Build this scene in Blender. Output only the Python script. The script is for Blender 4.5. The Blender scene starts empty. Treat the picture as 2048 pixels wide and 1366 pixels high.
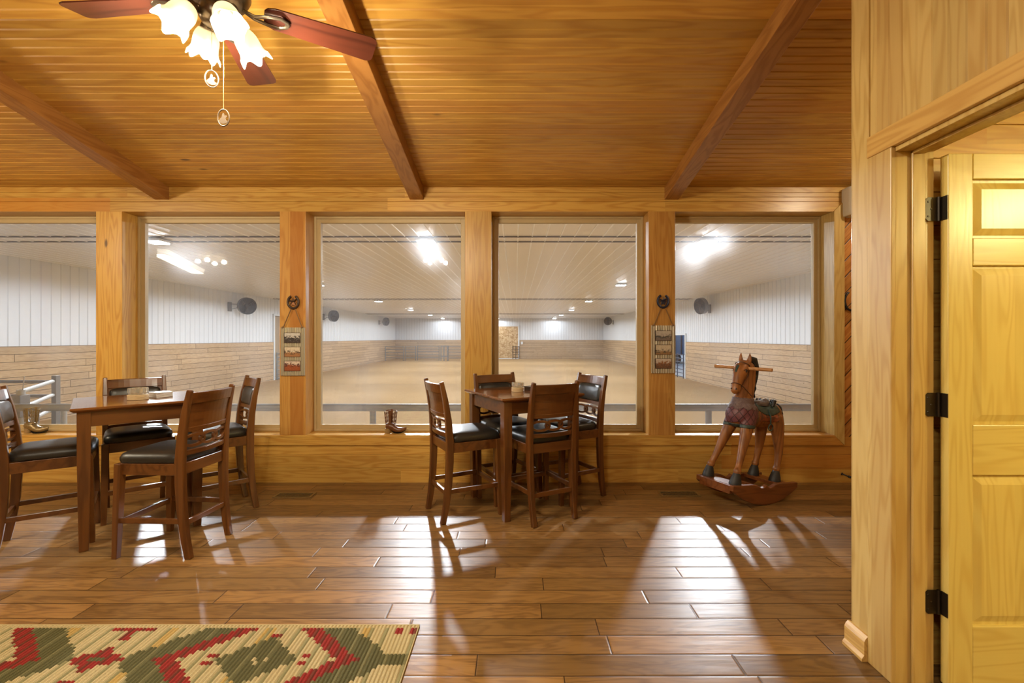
import bpy, bmesh, math, random
from mathutils import Vector, Matrix
random.seed(7)
PI = math.pi
SC = bpy.context.scene
COL = SC.collection

# ------------------------------------------------------------------ scene / camera
SC.view_settings.view_transform = 'Standard'
SC.view_settings.look = 'None'
SC.view_settings.exposure = 0.14
SC.view_settings.gamma = 1.0
SC.view_settings.use_curve_mapping = False
SC.cycles.use_denoising = True
SC.cycles.max_bounces = 7
SC.cycles.diffuse_bounces = 3
SC.cycles.glossy_bounces = 3
SC.cycles.transmission_bounces = 4
SC.cycles.transparent_max_bounces = 12
SC.cycles.use_adaptive_sampling = True
SC.cycles.adaptive_threshold = 0.12
SC.cycles.sample_clamp_indirect = 6.0
SC.cycles.caustics_reflective = False
SC.cycles.caustics_refractive = False
FPX, CX, CY, EYE = 930.0, 1031.0, 676.0, 1.354
cam = bpy.data.cameras.new('camera')
cam.sensor_width = 36.0
cam.lens = 36.0 * FPX / 2048.0
cam.shift_x = -(CX - 1024.0) / 2048.0
cam.shift_y = -(683.0 - CY) / 2048.0
cam.clip_start = 0.05
cam.clip_end = 300
camo = bpy.data.objects.new('camera', cam)
camo.location = (0, 0, EYE)
camo.rotation_euler = (PI / 2, 0, 0)
COL.objects.link(camo)
SC.camera = camo

# ------------------------------------------------------------------ node helper
class N:
    def __init__(s, name):
        s.m = bpy.data.materials.new(name)
        s.m.use_nodes = True
        s.t = s.m.node_tree
        s.t.nodes.clear()
        s.out = s.t.nodes.new('ShaderNodeOutputMaterial')
    def add(s, typ, ins=None, **props):
        n = s.t.nodes.new(typ)
        for k, v in props.items():
            setattr(n, k, v)
        if ins:
            for k, v in ins.items():
                s.set(n, k, v)
        return n
    def set(s, n, k, v):
        sock = n.inputs[k]
        if isinstance(v, bpy.types.NodeSocket):
            s.t.links.new(v, sock)
        elif isinstance(v, bpy.types.Node):
            s.t.links.new(v.outputs[0], sock)
        else:
            if sock.type == 'RGBA' and len(v) == 3:
                v = (*v, 1.0)
            sock.default_value = v
    def math(s, op, a, b=0.0, c=None, clamp=False):
        n = s.add('ShaderNodeMath', operation=op, use_clamp=clamp)
        s.set(n, 0, a); s.set(n, 1, b)
        if c is not None: s.set(n, 2, c)
        return n.outputs[0]
    def mix(s, f, a, b, blend='MIX'):
        n = s.add('ShaderNodeMix', data_type='RGBA', blend_type=blend)
        s.set(n, 0, f); s.set(n, 6, a); s.set(n, 7, b)
        return n.outputs[2]
    def ramp(s, f, stops):
        n = s.add('ShaderNodeValToRGB')
        e = n.color_ramp.elements
        while len(e) < len(stops): e.new(0.5)
        for el, (p, c) in zip(e, stops):
            el.position = p
            el.color = (*c, 1) if len(c) == 3 else c
        s.set(n, 0, f)
        return n.outputs[0]
    def smooth(s, v, lo, hi):
        n = s.add('ShaderNodeMapRange', interpolation_type='SMOOTHSTEP')
        s.set(n, 0, v); s.set(n, 1, lo); s.set(n, 2, hi)
        return n.outputs[0]
    def obj(s):
        return s.add('ShaderNodeTexCoord').outputs['Object']
    def sep(s, v):
        n = s.add('ShaderNodeSeparateXYZ'); s.set(n, 0, v)
        return n.outputs
    def comb(s, x, y, z):
        n = s.add('ShaderNodeCombineXYZ'); s.set(n, 0, x); s.set(n, 1, y); s.set(n, 2, z)
        return n.outputs[0]
    def noise(s, v, scale=1.0, detail=4.0, rough=0.55, dist=0.0):
        n = s.add('ShaderNodeTexNoise')
        s.set(n, 'Vector', v); s.set(n, 'Scale', scale); s.set(n, 'Detail', detail)
        s.set(n, 'Roughness', rough); s.set(n, 'Distortion', dist)
        return n.outputs[0]
    def white(s, v):
        n = s.add('ShaderNodeTexWhiteNoise', noise_dimensions='1D'); s.set(n, 'W', v)
        return n.outputs[0]
    def bump(s, h, strength=0.3, dist=0.01):
        n = s.add('ShaderNodeBump'); s.set(n, 'Height', h); s.set(n, 'Strength', strength); s.set(n, 'Distance', dist)
        return n.outputs[0]
    def pbr(s, **kw):
        n = s.add('ShaderNodeBsdfPrincipled')
        names = {'color': 'Base Color', 'rough': 'Roughness', 'metal': 'Metallic', 'normal': 'Normal', 'spec': 'Specular IOR Level',
                 'coat': 'Coat Weight', 'coat_rough': 'Coat Roughness', 'emit': 'Emission Color', 'emit_s': 'Emission Strength',
                 'alpha': 'Alpha', 'trans': 'Transmission Weight', 'ior': 'IOR', 'sheen': 'Sheen Weight'}
        for k, v in kw.items():
            s.set(n, names[k], v)
        s.t.links.new(n.outputs[0], s.out.inputs[0])
        return n
    def end(s, sh):
        s.t.links.new(sh.outputs[0] if isinstance(sh, bpy.types.Node) else sh, s.out.inputs[0])
        return s.m

def plain(name, c, rough=0.5, metal=0.0, var=0.12, scale=30.0, bump=0.0, **kw):
    n = N(name)
    v = n.obj()
    f = n.noise(v, scale, 4)
    col = n.mix(f, tuple(x * (1 - var) for x in c), tuple(min(1, x * (1 + var)) for x in c))
    args = dict(color=col, rough=rough, metal=metal, **kw)
    if bump: args['normal'] = n.bump(f, bump, 0.003)
    n.pbr(**args)
    return n.m

def wood(name, light, dark, along=0, across=1, board=0.0, off=0.0, rough=0.35, var=0.25, ring=9.0, knots=0.0, coat=0.0,
         diag=None, groove=0.0, length=0.0, stretch=0.9, fine=0.35, red=None, bump=0.08, rrough=0.0):
    """procedural wood: grain runs along one object axis, each board has its own tone and grain"""
    n = N(name)
    v = n.obj()
    if diag is not None:
        mp = n.add('ShaderNodeMapping'); n.set(mp, 'Vector', v); mp.inputs['Rotation'].default_value = diag
        v = mp.outputs[0]
    o = n.sep(v)
    third = 3 - along - across
    a, l, t = o[across], o[along], o[third]
    rnd = None
    if board:
        u = n.math('DIVIDE', n.math('ADD', a, off), board)
        idx = n.math('FLOOR', u)
        if length:
            r0 = n.white(n.math('ADD', idx, 3.7))
            lu = n.math('ADD', n.math('DIVIDE', l, length), n.math('MULTIPLY', r0, 17.0))
            lidx = n.math('FLOOR', lu)
            idx2 = n.math('ADD', n.math('MULTIPLY', lidx, 71.3), idx)
        else:
            idx2 = idx
        rnd = n.white(idx2)
        l = n.math('ADD', l, n.math('MULTIPLY', rnd, 53.0))
        t = n.math('ADD', t, n.math('MULTIPLY', rnd, 11.0))
    gv = n.comb(n.math('MULTIPLY', l, stretch), n.math('MULTIPLY', a, 9.0), n.math('MULTIPLY', t, 9.0))
    low = n.noise(gv, 1.0, 2.0, 0.5, 0.3)
    rg = n.math('PINGPONG', n.math('MULTIPLY', low, ring), 0.5)
    rg = n.smooth(rg, 0.12, 0.5)
    fv = n.comb(n.math('MULTIPLY', l, 3.0), n.math('MULTIPLY', a, 140.0), n.math('MULTIPLY', t, 140.0))
    fn = n.noise(fv, 1.0, 3.0, 0.6)
    f = n.math('ADD', n.math('MULTIPLY', rg, 0.62), n.math('MULTIPLY', n.math('SUBTRACT', fn, 0.3), fine), clamp=True)
    col = n.mix(f, light, dark)
    if rnd is not None:
        k = n.math('ADD', n.math('MULTIPLY', rnd, 2 * var), 1.0 - var)
        col = n.mix(1.0, col, n.comb(k, k, k), 'MULTIPLY')
        if red is not None:
            sel = n.smooth(n.white(n.math('ADD', idx2, 91.0)), 0.72, 0.95)
            col = n.mix(n.math('MULTIPLY', sel, 0.6), col, red)
    if knots:
        kv = n.comb(n.math('MULTIPLY', l, 1.5), n.math('MULTIPLY', a, 4.2), n.math('MULTIPLY', t, 4.2))
        vo = n.add('ShaderNodeTexVoronoi', feature='F1'); n.set(vo, 'Vector', kv); n.set(vo, 'Scale', 1.0)
        kk = n.math('SUBTRACT', 1.0, n.smooth(vo.outputs['Distance'], 0.03, 0.085))
        cs = n.sep(vo.outputs['Color'])[0]
        kk = n.math('MULTIPLY', kk, n.smooth(cs, 1.0 - knots, 1.0 - knots + 0.02))
        col = n.mix(n.math('MULTIPLY', kk, 0.85), col, (0.07, 0.028, 0.008))
    h = n.math('MULTIPLY', f, -0.25)
    if board and groove:
        fr = n.math('FRACT', u)
        e = n.math('MINIMUM', fr, n.math('SUBTRACT', 1.0, fr))
        g = n.smooth(n.math('MULTIPLY', e, board), groove * 0.35, groove)
        if length:
            fl = n.math('FRACT', lu)
            e2 = n.math('MULTIPLY', n.math('MINIMUM', fl, n.math('SUBTRACT', 1.0, fl)), length)
            g = n.math('MULTIPLY', g, n.smooth(e2, groove * 0.35, groove))
        col = n.mix(n.math('SUBTRACT', 1.0, g), col, (0.035, 0.016, 0.006))
        h = n.math('ADD', h, n.math('MULTIPLY', g, 3.0))
    ro = rough
    if rrough:
        ro = n.math('ADD', rough - rrough * 0.5, n.math('MULTIPLY', fn, rrough))
    kw = dict(color=col, rough=ro, normal=n.bump(h, bump, 0.004))
    if coat: kw.update(coat=coat, coat_rough=0.12)
    n.pbr(**kw)
    return n.m

PL, PD = (0.58, 0.345, 0.082), (0.43, 0.205, 0.036)
M = {}
M['ceil'] = wood('pine_ceiling', (0.58, 0.315, 0.058), (0.43, 0.195, 0.030), along=0, across=1, board=0.128, off=0.0, var=0.2, knots=0.3, rough=0.40, red=(0.40, 0.17, 0.03), ring=6)
M['pine_x'] = wood('pine_horizontal', PL, PD, along=0, across=2, board=0.127, off=0.0, var=0.12, knots=0.06, rough=0.32, length=2.6, red=(0.5, 0.2, 0.035))
M['pine_z'] = wood('pine_vertical', PL, PD, along=2, across=0, board=0.122, off=0.035, var=0.12, knots=0.08, rough=0.3, red=(0.5, 0.18, 0.03))
M['pine_zy'] = wood('pine_vertical_side', (0.54, 0.385, 0.145), (0.42, 0.265, 0.080), along=2, across=1, board=0.128, off=0.0, var=0.1, knots=0.05, rough=0.32, red=(0.42, 0.15, 0.025))
M['pine_y'] = wood('pine_head_casing', (0.60, 0.38, 0.12), (0.46, 0.25, 0.065), along=1, across=2, rough=0.32)
M['pine_trim'] = wood('pine_trim', (0.58, 0.41, 0.15), (0.45, 0.28, 0.08), along=2, across=1, rough=0.28)
M['pine_door'] = wood('pine_door', (0.70, 0.56, 0.18), (0.60, 0.43, 0.115), along=2, across=0, board=0.31, off=0.05, var=0.04, rough=0.3)
M['pine_door_x'] = wood('pine_door_rails', (0.70, 0.56, 0.18), (0.60, 0.43, 0.115), along=0, across=2, rough=0.3)
M['diag'] = wood('pine_diagonal', (0.52, 0.23, 0.055), (0.33, 0.11, 0.02), along=0, across=2, board=0.105, var=0.15, rough=0.4, diag=(0, math.radians(47), 0), groove=0.006, bump=0.3)
M['post_amber'] = wood('pine_post_reddish', (0.50, 0.27, 0.07), (0.37, 0.16, 0.034), along=2, across=0, board=0.122, off=0.035, var=0.1, knots=0.08, rough=0.3, red=(0.40, 0.15, 0.03))
M['beam'] = wood('stained_beam', (0.37, 0.165, 0.04), (0.24, 0.09, 0.018), along=1, across=0, rough=0.4, knots=0.05, ring=7)
M['cherry_z'] = wood('cherry_upright', (0.135, 0.048, 0.011), (0.062, 0.019, 0.005), along=2, across=0, rough=0.28, ring=4, coat=0.25, fine=0.5)
M['cherry_x'] = wood('cherry_rail', (0.135, 0.048, 0.011), (0.062, 0.019, 0.005), along=0, across=2, rough=0.28, ring=4, coat=0.25, fine=0.5)
M['cherry_top'] = wood('cherry_tabletop', (0.19, 0.068, 0.016), (0.10, 0.032, 0.008), along=0, across=1, rough=0.14, ring=5, coat=0.5, fine=0.4)
M['leather'] = plain('black_leather', (0.018, 0.016, 0.014), rough=0.36, var=0.3, scale=180, bump=0.15)
M['wains'] = wood('arena_wainscot', (0.56, 0.385, 0.22), (0.42, 0.265, 0.14), along=1, across=2, board=0.19, var=0.12, rough=0.7, length=3.6, groove=0.009, knots=0.12)
M['wains_x'] = wood('arena_wainscot_far', (0.50, 0.36, 0.225), (0.38, 0.25, 0.14), along=0, across=2, board=0.19, var=0.14, rough=0.7, length=3.6, groove=0.009, knots=0.08)
M['fan_blade'] = wood('fan_blade_cherry', (0.070, 0.017, 0.009), (0.032, 0.008, 0.005), along=0, across=1, rough=0.3, ring=5, coat=0.3)
M['horse'] = wood('carved_horse_wood', (0.32, 0.125, 0.034), (0.13, 0.042, 0.012), along=2, across=0, rough=0.42, ring=7, coat=0.06)
M['rocker'] = wood('rocker_wood', (0.20, 0.066, 0.018), (0.115, 0.032, 0.009), along=0, across=2, rough=0.3, ring=6, coat=0.3)
M['dowel'] = wood('dowel_wood', (0.50, 0.26, 0.10), (0.34, 0.15, 0.05), along=1, across=2, rough=0.45)
M['white_metal'] = plain('white_steel_siding', (0.78, 0.80, 0.84), rough=0.45, var=0.02, scale=3)
M['white_ceil'] = plain('white_steel_ceiling', (0.70, 0.67, 0.63), rough=0.30, var=0.02, scale=3)
M['rib_side'] = plain('grey_rib_side', (0.30, 0.31, 0.34), rough=0.5)  # one side face of each arena wall rib is grey
M['ceil_rib_shine'] = plain('painted_rib_highlight', (0.88, 0.88, 0.88), rough=0.3, var=.02)  # ribs paler than the panels: their bright highlight lines put into the colour
M['joint'] = plain('dark_joint_strip', (0.10, 0.10, 0.11), rough=0.6)
M['vinyl'] = plain('almond_vinyl', (0.50, 0.38, 0.20), rough=0.42, var=0.03)
M['bronze'] = plain('dark_bronze', (0.035, 0.026, 0.018), rough=0.35, metal=0.6)
M['pewter'] = plain('brushed_pewter', (0.20, 0.165, 0.125), rough=0.3, metal=0.9)
M['gate_steel'] = plain('galvanised_pipe', (0.20, 0.20, 0.205), rough=0.5, metal=0.1)
M['gate_light'] = plain('pale_galvanised_pipe', (0.36, 0.36, 0.35), rough=0.45, metal=0.2)
M['panel_steel'] = plain('dull_green_panel_steel', (0.16, 0.18, 0.19), rough=0.5, metal=0.2)
M['black'] = plain('black_iron', (0.012, 0.012, 0.013), rough=0.45)
M['navy'] = plain('blue_black_iron', (0.02, 0.025, 0.06), rough=0.4, metal=0.4)
M['rust'] = plain('rusty_iron', (0.06, 0.032, 0.018), rough=0.55, metal=0.3)
M['copper'] = plain('copper_star', (0.5, 0.24, 0.12), rough=0.35, metal=0.8)
M['fan_grey'] = plain('grey_wire_guard', (0.20, 0.205, 0.22), rough=0.5)
M['fan_dark'] = plain('dark_fan_blades', (0.09, 0.09, 0.10), rough=0.5)
M['plastic'] = plain('off_white_plastic', (0.60, 0.55, 0.46), rough=0.4, var=0.03)
M['medal_pink'] = plain('rose_metal', (0.17, 0.11, 0.09), rough=0.4, metal=0.2)
M['medal_tan'] = plain('tan_metal', (0.12, 0.085, 0.055), rough=0.4, metal=0.2)
M['rope'] = plain('jute_rope', (0.22, 0.13, 0.06), rough=0.9, scale=300, bump=0.4)
M['tin'] = plain('galvanised_tin', (0.56, 0.52, 0.42), rough=0.3, metal=0.55, var=0.06, scale=12)
M['brass'] = plain('aged_brass', (0.30, 0.22, 0.10), rough=0.4, metal=0.8)
M['hoof'] = plain('dark_hoof', (0.022, 0.024, 0.028), rough=0.5)
M['mane'] = plain('black_mane_paint', (0.014, 0.014, 0.016), rough=0.45, scale=60, bump=0.5)
M['teal'] = plain('worn_teal_paint', (0.035, 0.060, 0.055), rough=0.45, var=0.7, scale=40, bump=0.4)
M['saddle'] = plain('glossy_saddle', (0.10, 0.075, 0.075), rough=0.16)
M['coaster'] = plain('tan_stone_coaster', (0.56, 0.42, 0.24), rough=0.6, scale=90)
M['cork'] = plain('dark_cork', (0.20, 0.09, 0.035), rough=0.8)
M['tile'] = plain('pale_tile_coaster', (0.62, 0.60, 0.58), rough=0.25, scale=60)
M['dark_tile'] = plain('dark_slate_coaster', (0.035, 0.028, 0.026), rough=0.25)
M['osb_white'] = plain('white_door_frame', (0.72, 0.74, 0.76), rough=0.5)
M['blue'] = plain('blue_trailer_paint', (0.035, 0.16, 0.34), rough=0.35)
M['snow'] = plain('pale_gravel_yard', (0.62, 0.63, 0.62), rough=0.9, scale=2)
M['tan_panel'] = wood('tan_sliding_door', (0.50, 0.36, 0.22), (0.40, 0.27, 0.15), along=2, across=1, board=0.25, rough=0.7, groove=0.006)
M['boot_leather'] = plain('mottled_boot_brown', (0.13, 0.05, 0.02), rough=0.3, var=0.8, scale=120, bump=0.4)
M['boot_gold'] = plain('antique_gold_boot', (0.26, 0.19, 0.09), rough=0.35, metal=0.5, var=0.6, scale=120, bump=0.4)
M['boot_heel'] = plain('boot_heel', (0.30, 0.20, 0.09), rough=0.5, var=0.4, scale=90)
M['drywall'] = plain('side_room_boards', (0.66, 0.50, 0.24), rough=0.6, var=0.05)

def mk_osb():
    n = N('strand_board')
    v = n.obj()
    vo = n.add('ShaderNodeTexVoronoi'); n.set(vo, 'Vector', v); n.set(vo, 'Scale', 9.0)
    c = n.sep(vo.outputs['Color'])[0]
    col = n.ramp(c, [(0.0, (0.38, 0.22, 0.09)), (0.5, (0.55, 0.36, 0.18)), (1.0, (0.68, 0.50, 0.29))])
    n.pbr(color=col, rough=0.8)
    return n.m
M['osb'] = mk_osb()

def mk_floor():
    n = N('hand_scraped_floor')
    v = n.obj(); o = n.sep(v)
    W = 0.1269
    u = n.math('DIVIDE', n.math('SUBTRACT', o[1], 3.385 - 40 * W), W)
    row = n.math('FLOOR', u)
    r1 = n.white(n.math('ADD', row, 0.37)); r2 = n.white(n.math('ADD', row, 57.1))
    L = n.math('ADD', 0.75, n.math('MULTIPLY', r2, 0.75))
    lu = n.math('ADD', n.math('DIVIDE', o[0], L), n.math('MULTIPLY', r1, 9.0))
    li = n.math('FLOOR', lu)
    pid = n.math('ADD', n.math('MULTIPLY', li, 37.7), n.math('MULTIPLY', row, 3.13))
    pr = n.white(pid); pr2 = n.white(n.math('ADD', pid, 11.3))
    xl = n.math('ADD', o[0], n.math('MULTIPLY', pr, 41.0))
    gv = n.comb(n.math('MULTIPLY', xl, 1.6), n.math('MULTIPLY', o[1], 10.0), n.math('MULTIPLY', pr2, 9.0))
    low = n.noise(gv, 1.0, 3.0, 0.55, 0.6)
    rg = n.smooth(n.math('PINGPONG', n.math('MULTIPLY', low, 8.0), 0.5), 0.1, 0.5)
    fv = n.comb(n.math('MULTIPLY', xl, 4.0), n.math('MULTIPLY', o[1], 130.0), pr2)
    fn = n.noise(fv, 1.0, 4.0, 0.6)
    streak = n.smooth(n.noise(n.comb(n.math('MULTIPLY', xl, 2.2), n.math('MULTIPLY', o[1], 26.0), pr), 1.0, 4.0), 0.56, 0.74)
    f = n.math('ADD', n.math('MULTIPLY', rg, 0.48), n.math('MULTIPLY', fn, 0.45), clamp=True)
    col = n.mix(f, (0.265, 0.142, 0.046), (0.105, 0.049, 0.016))
    col = n.mix(n.math('MULTIPLY', streak, 0.6), col, (0.06, 0.024, 0.009))
    k = n.math('ADD', n.math('MULTIPLY', pr, 0.70), 0.65)
    col = n.mix(1.0, col, n.comb(k, k, k), 'MULTIPLY')
    col = n.mix(n.math('MULTIPLY', pr2, 0.3), col, (0.29, 0.165, 0.055))
    fr = n.math('FRACT', u); e = n.math('MULTIPLY', n.math('MINIMUM', fr, n.math('SUBTRACT', 1.0, fr)), W)
    fl = n.math('FRACT', lu); e2 = n.math('MULTIPLY', n.math('MINIMUM', fl, n.math('SUBTRACT', 1.0, fl)), L)
    edge = n.math('MINIMUM', e, e2)
    gap = n.smooth(edge, 0.0008, 0.0032)
    bev = n.smooth(edge, 0.0, 0.009)
    col = n.mix(n.math('SUBTRACT', 1.0, gap), col, (0.02, 0.009, 0.004))
    scr = n.noise(n.comb(n.math('MULTIPLY', xl, 3.2), n.math('MULTIPLY', o[1], 30.0), pr2), 1.0, 2.0, 0.5)
    h = n.math('ADD', n.math('MULTIPLY', bev, 0.8), n.math('ADD', n.math('MULTIPLY', scr, 0.55), n.math('MULTIPLY', fn, 0.05)))
    rough = n.math('ADD', 0.27, n.math('MULTIPLY', fn, 0.16))
    n.pbr(color=col, rough=rough, normal=n.bump(h, 0.42, 0.004), spec=0.24)
    return n.m
M['floor'] = mk_floor()

def mk_dirt():
    n = N('arena_dirt')
    v = n.obj()
    a = n.noise(v, 0.5, 6, 0.6); b = n.noise(v, 5.0, 8, 0.7); c = n.noise(v, 26.0, 4, 0.6)
    col = n.mix(a, (0.50, 0.315, 0.145), (0.60, 0.40, 0.205))
    col = n.mix(n.math('MULTIPLY', n.smooth(b, 0.55, 0.7), 0.35), col, (0.33, 0.20, 0.10))
    col = n.mix(n.math('MULTIPLY', n.smooth(c, 0.6, 0.75), 0.4), col, (0.72, 0.56, 0.36))
    h = n.math('ADD', n.math('MULTIPLY', b, 1.0), n.math('MULTIPLY', c, 0.4))
    n.pbr(color=col, rough=0.95, normal=n.bump(h, 0.8, 0.06), spec=0.1)
    return n.m
M['dirt'] = mk_dirt()

def mk_glass():
    n = N('dusty_window_glass')
    v = n.obj()
    big = n.smooth(n.noise(v, 1.1, 2, 0.6), 0.35, 0.72)
    tr = n.add('ShaderNodeBsdfTransparent', {'Color': (0.97, 0.975, 0.97)})
    rf = n.add('ShaderNodeBsdfRefraction', {'Color': (0.95, 0.97, 1.0), 'Roughness': 0.62, 'IOR': 1.12})
    tl = n.add('ShaderNodeBsdfTranslucent', {'Color': (0.85, 0.88, 0.95)})
    m1 = n.add('ShaderNodeMixShader'); n.set(m1, 0, n.math('ADD', 0.0015, n.math('MULTIPLY', big, 0.0045)))
    n.t.links.new(tr.outputs[0], m1.inputs[1]); n.t.links.new(rf.outputs[0], m1.inputs[2])
    m2 = n.add('ShaderNodeMixShader'); n.set(m2, 0, n.math('ADD', 0.006, n.math('MULTIPLY', big, 0.03)))
    n.t.links.new(m1.outputs[0], m2.inputs[1]); n.t.links.new(tl.outputs[0], m2.inputs[2])
    ge = n.add('ShaderNodeNewGeometry')
    dt = n.add('ShaderNodeVectorMath', operation='DOT_PRODUCT'); n.set(dt, 0, ge.outputs['Incoming']); n.set(dt, 1, ge.outputs['Normal'])
    c1 = n.math('SUBTRACT', 1.0, n.math('ABSOLUTE', dt.outputs['Value']), clamp=True)
    fr = n.math('ADD', 0.042, n.math('MULTIPLY', n.math('POWER', c1, 5.0), 0.95))
    gl = n.add('ShaderNodeBsdfGlossy', {'Color': (1, 1, 1), 'Roughness': 0.015})
    m3 = n.add('ShaderNodeMixShader'); n.set(m3, 0, fr)
    n.t.links.new(m2.outputs[0], m3.inputs[1]); n.t.links.new(gl.outputs[0], m3.inputs[2])
    return n.end(m3)
M['glass'] = mk_glass()

def mk_crystal():
    n = N('cut_glass')
    tr = n.add('ShaderNodeBsdfTransparent', {'Color': (0.93, 0.93, 0.9)})
    gl = n.add('ShaderNodeBsdfGlossy', {'Color': (1, 1, 1), 'Roughness': 0.05})
    df = n.add('ShaderNodeBsdfDiffuse', {'Color': (0.75, 0.72, 0.62)})
    m0 = n.add('ShaderNodeMixShader', {0: 0.35}); n.t.links.new(gl.outputs[0], m0.inputs[1]); n.t.links.new(df.outputs[0], m0.inputs[2])
    m = n.add('ShaderNodeMixShader', {0: 0.5}); n.t.links.new(tr.outputs[0], m.inputs[1]); n.t.links.new(m0.outputs[0], m.inputs[2])
    return n.end(m)
M['crystal'] = mk_crystal()

def mk_shade():
    n = N('frosted_lamp_glass')
    df = n.add('ShaderNodeBsdfDiffuse', {'Color': (0.72, 0.68, 0.60)})
    tl = n.add('ShaderNodeBsdfTranslucent', {'Color': (0.95, 0.88, 0.76)})
    gl = n.add('ShaderNodeBsdfGlossy', {'Color': (1, 1, 1), 'Roughness': 0.2})
    m = n.add('ShaderNodeMixShader', {0: 0.6}); n.t.links.new(df.outputs[0], m.inputs[1]); n.t.links.new(tl.outputs[0], m.inputs[2])
    m2 = n.add('ShaderNodeMixShader', {0: 0.06}); n.t.links.new(m.outputs[0], m2.inputs[1]); n.t.links.new(gl.outputs[0], m2.inputs[2])
    return n.end(m2)
M['shade'] = mk_shade()

def glow(name, c, s):
    n = N(name)
    n.end(n.add('ShaderNodeEmission', {'Color': c, 'Strength': s}))
    return n.m
M['bulb'] = glow('lit_bulb', (1.0, 0.84, 0.58), 10.0)
M['lens'] = glow('lit_lamp_lens', (0.93, 0.96, 1.0), 60.0)
M['tube'] = glow('lit_diffuser', (1.0, 0.93, 0.78), 5.0)

def mk_photo(name, seed, sky, mid, ground, split, fig):
    n = N(name)
    v = n.obj(); o = n.sep(v)
    z = o[2]
    nz = n.noise(n.math and v, 38.0, 4, 0.6)
    h = n.math('ADD', z, n.math('MULTIPLY', n.math('SUBTRACT', nz, 0.5), 0.04))
    col = n.mix(n.smooth(h, split - 0.012, split + 0.012), ground, sky)
    nf = n.noise(n.comb(n.math('ADD', o[0], seed), o[1], n.math('MULTIPLY', z, 1.3)), 46.0, 3, 0.6)
    band = n.math('SUBTRACT', 1.0, n.smooth(n.math('ABSOLUTE', n.math('SUBTRACT', z, split)), 0.008, 0.03))
    col = n.mix(n.math('MULTIPLY', n.smooth(nf, 0.47, 0.56), band), col, fig)
    nm = n.noise(v, 90.0, 3, 0.6)
    col = n.mix(n.math('MULTIPLY', n.smooth(nm, 0.5, 0.65), 0.35), col, mid)
    n.pbr(color=col, rough=0.25)
    return n.m

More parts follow.
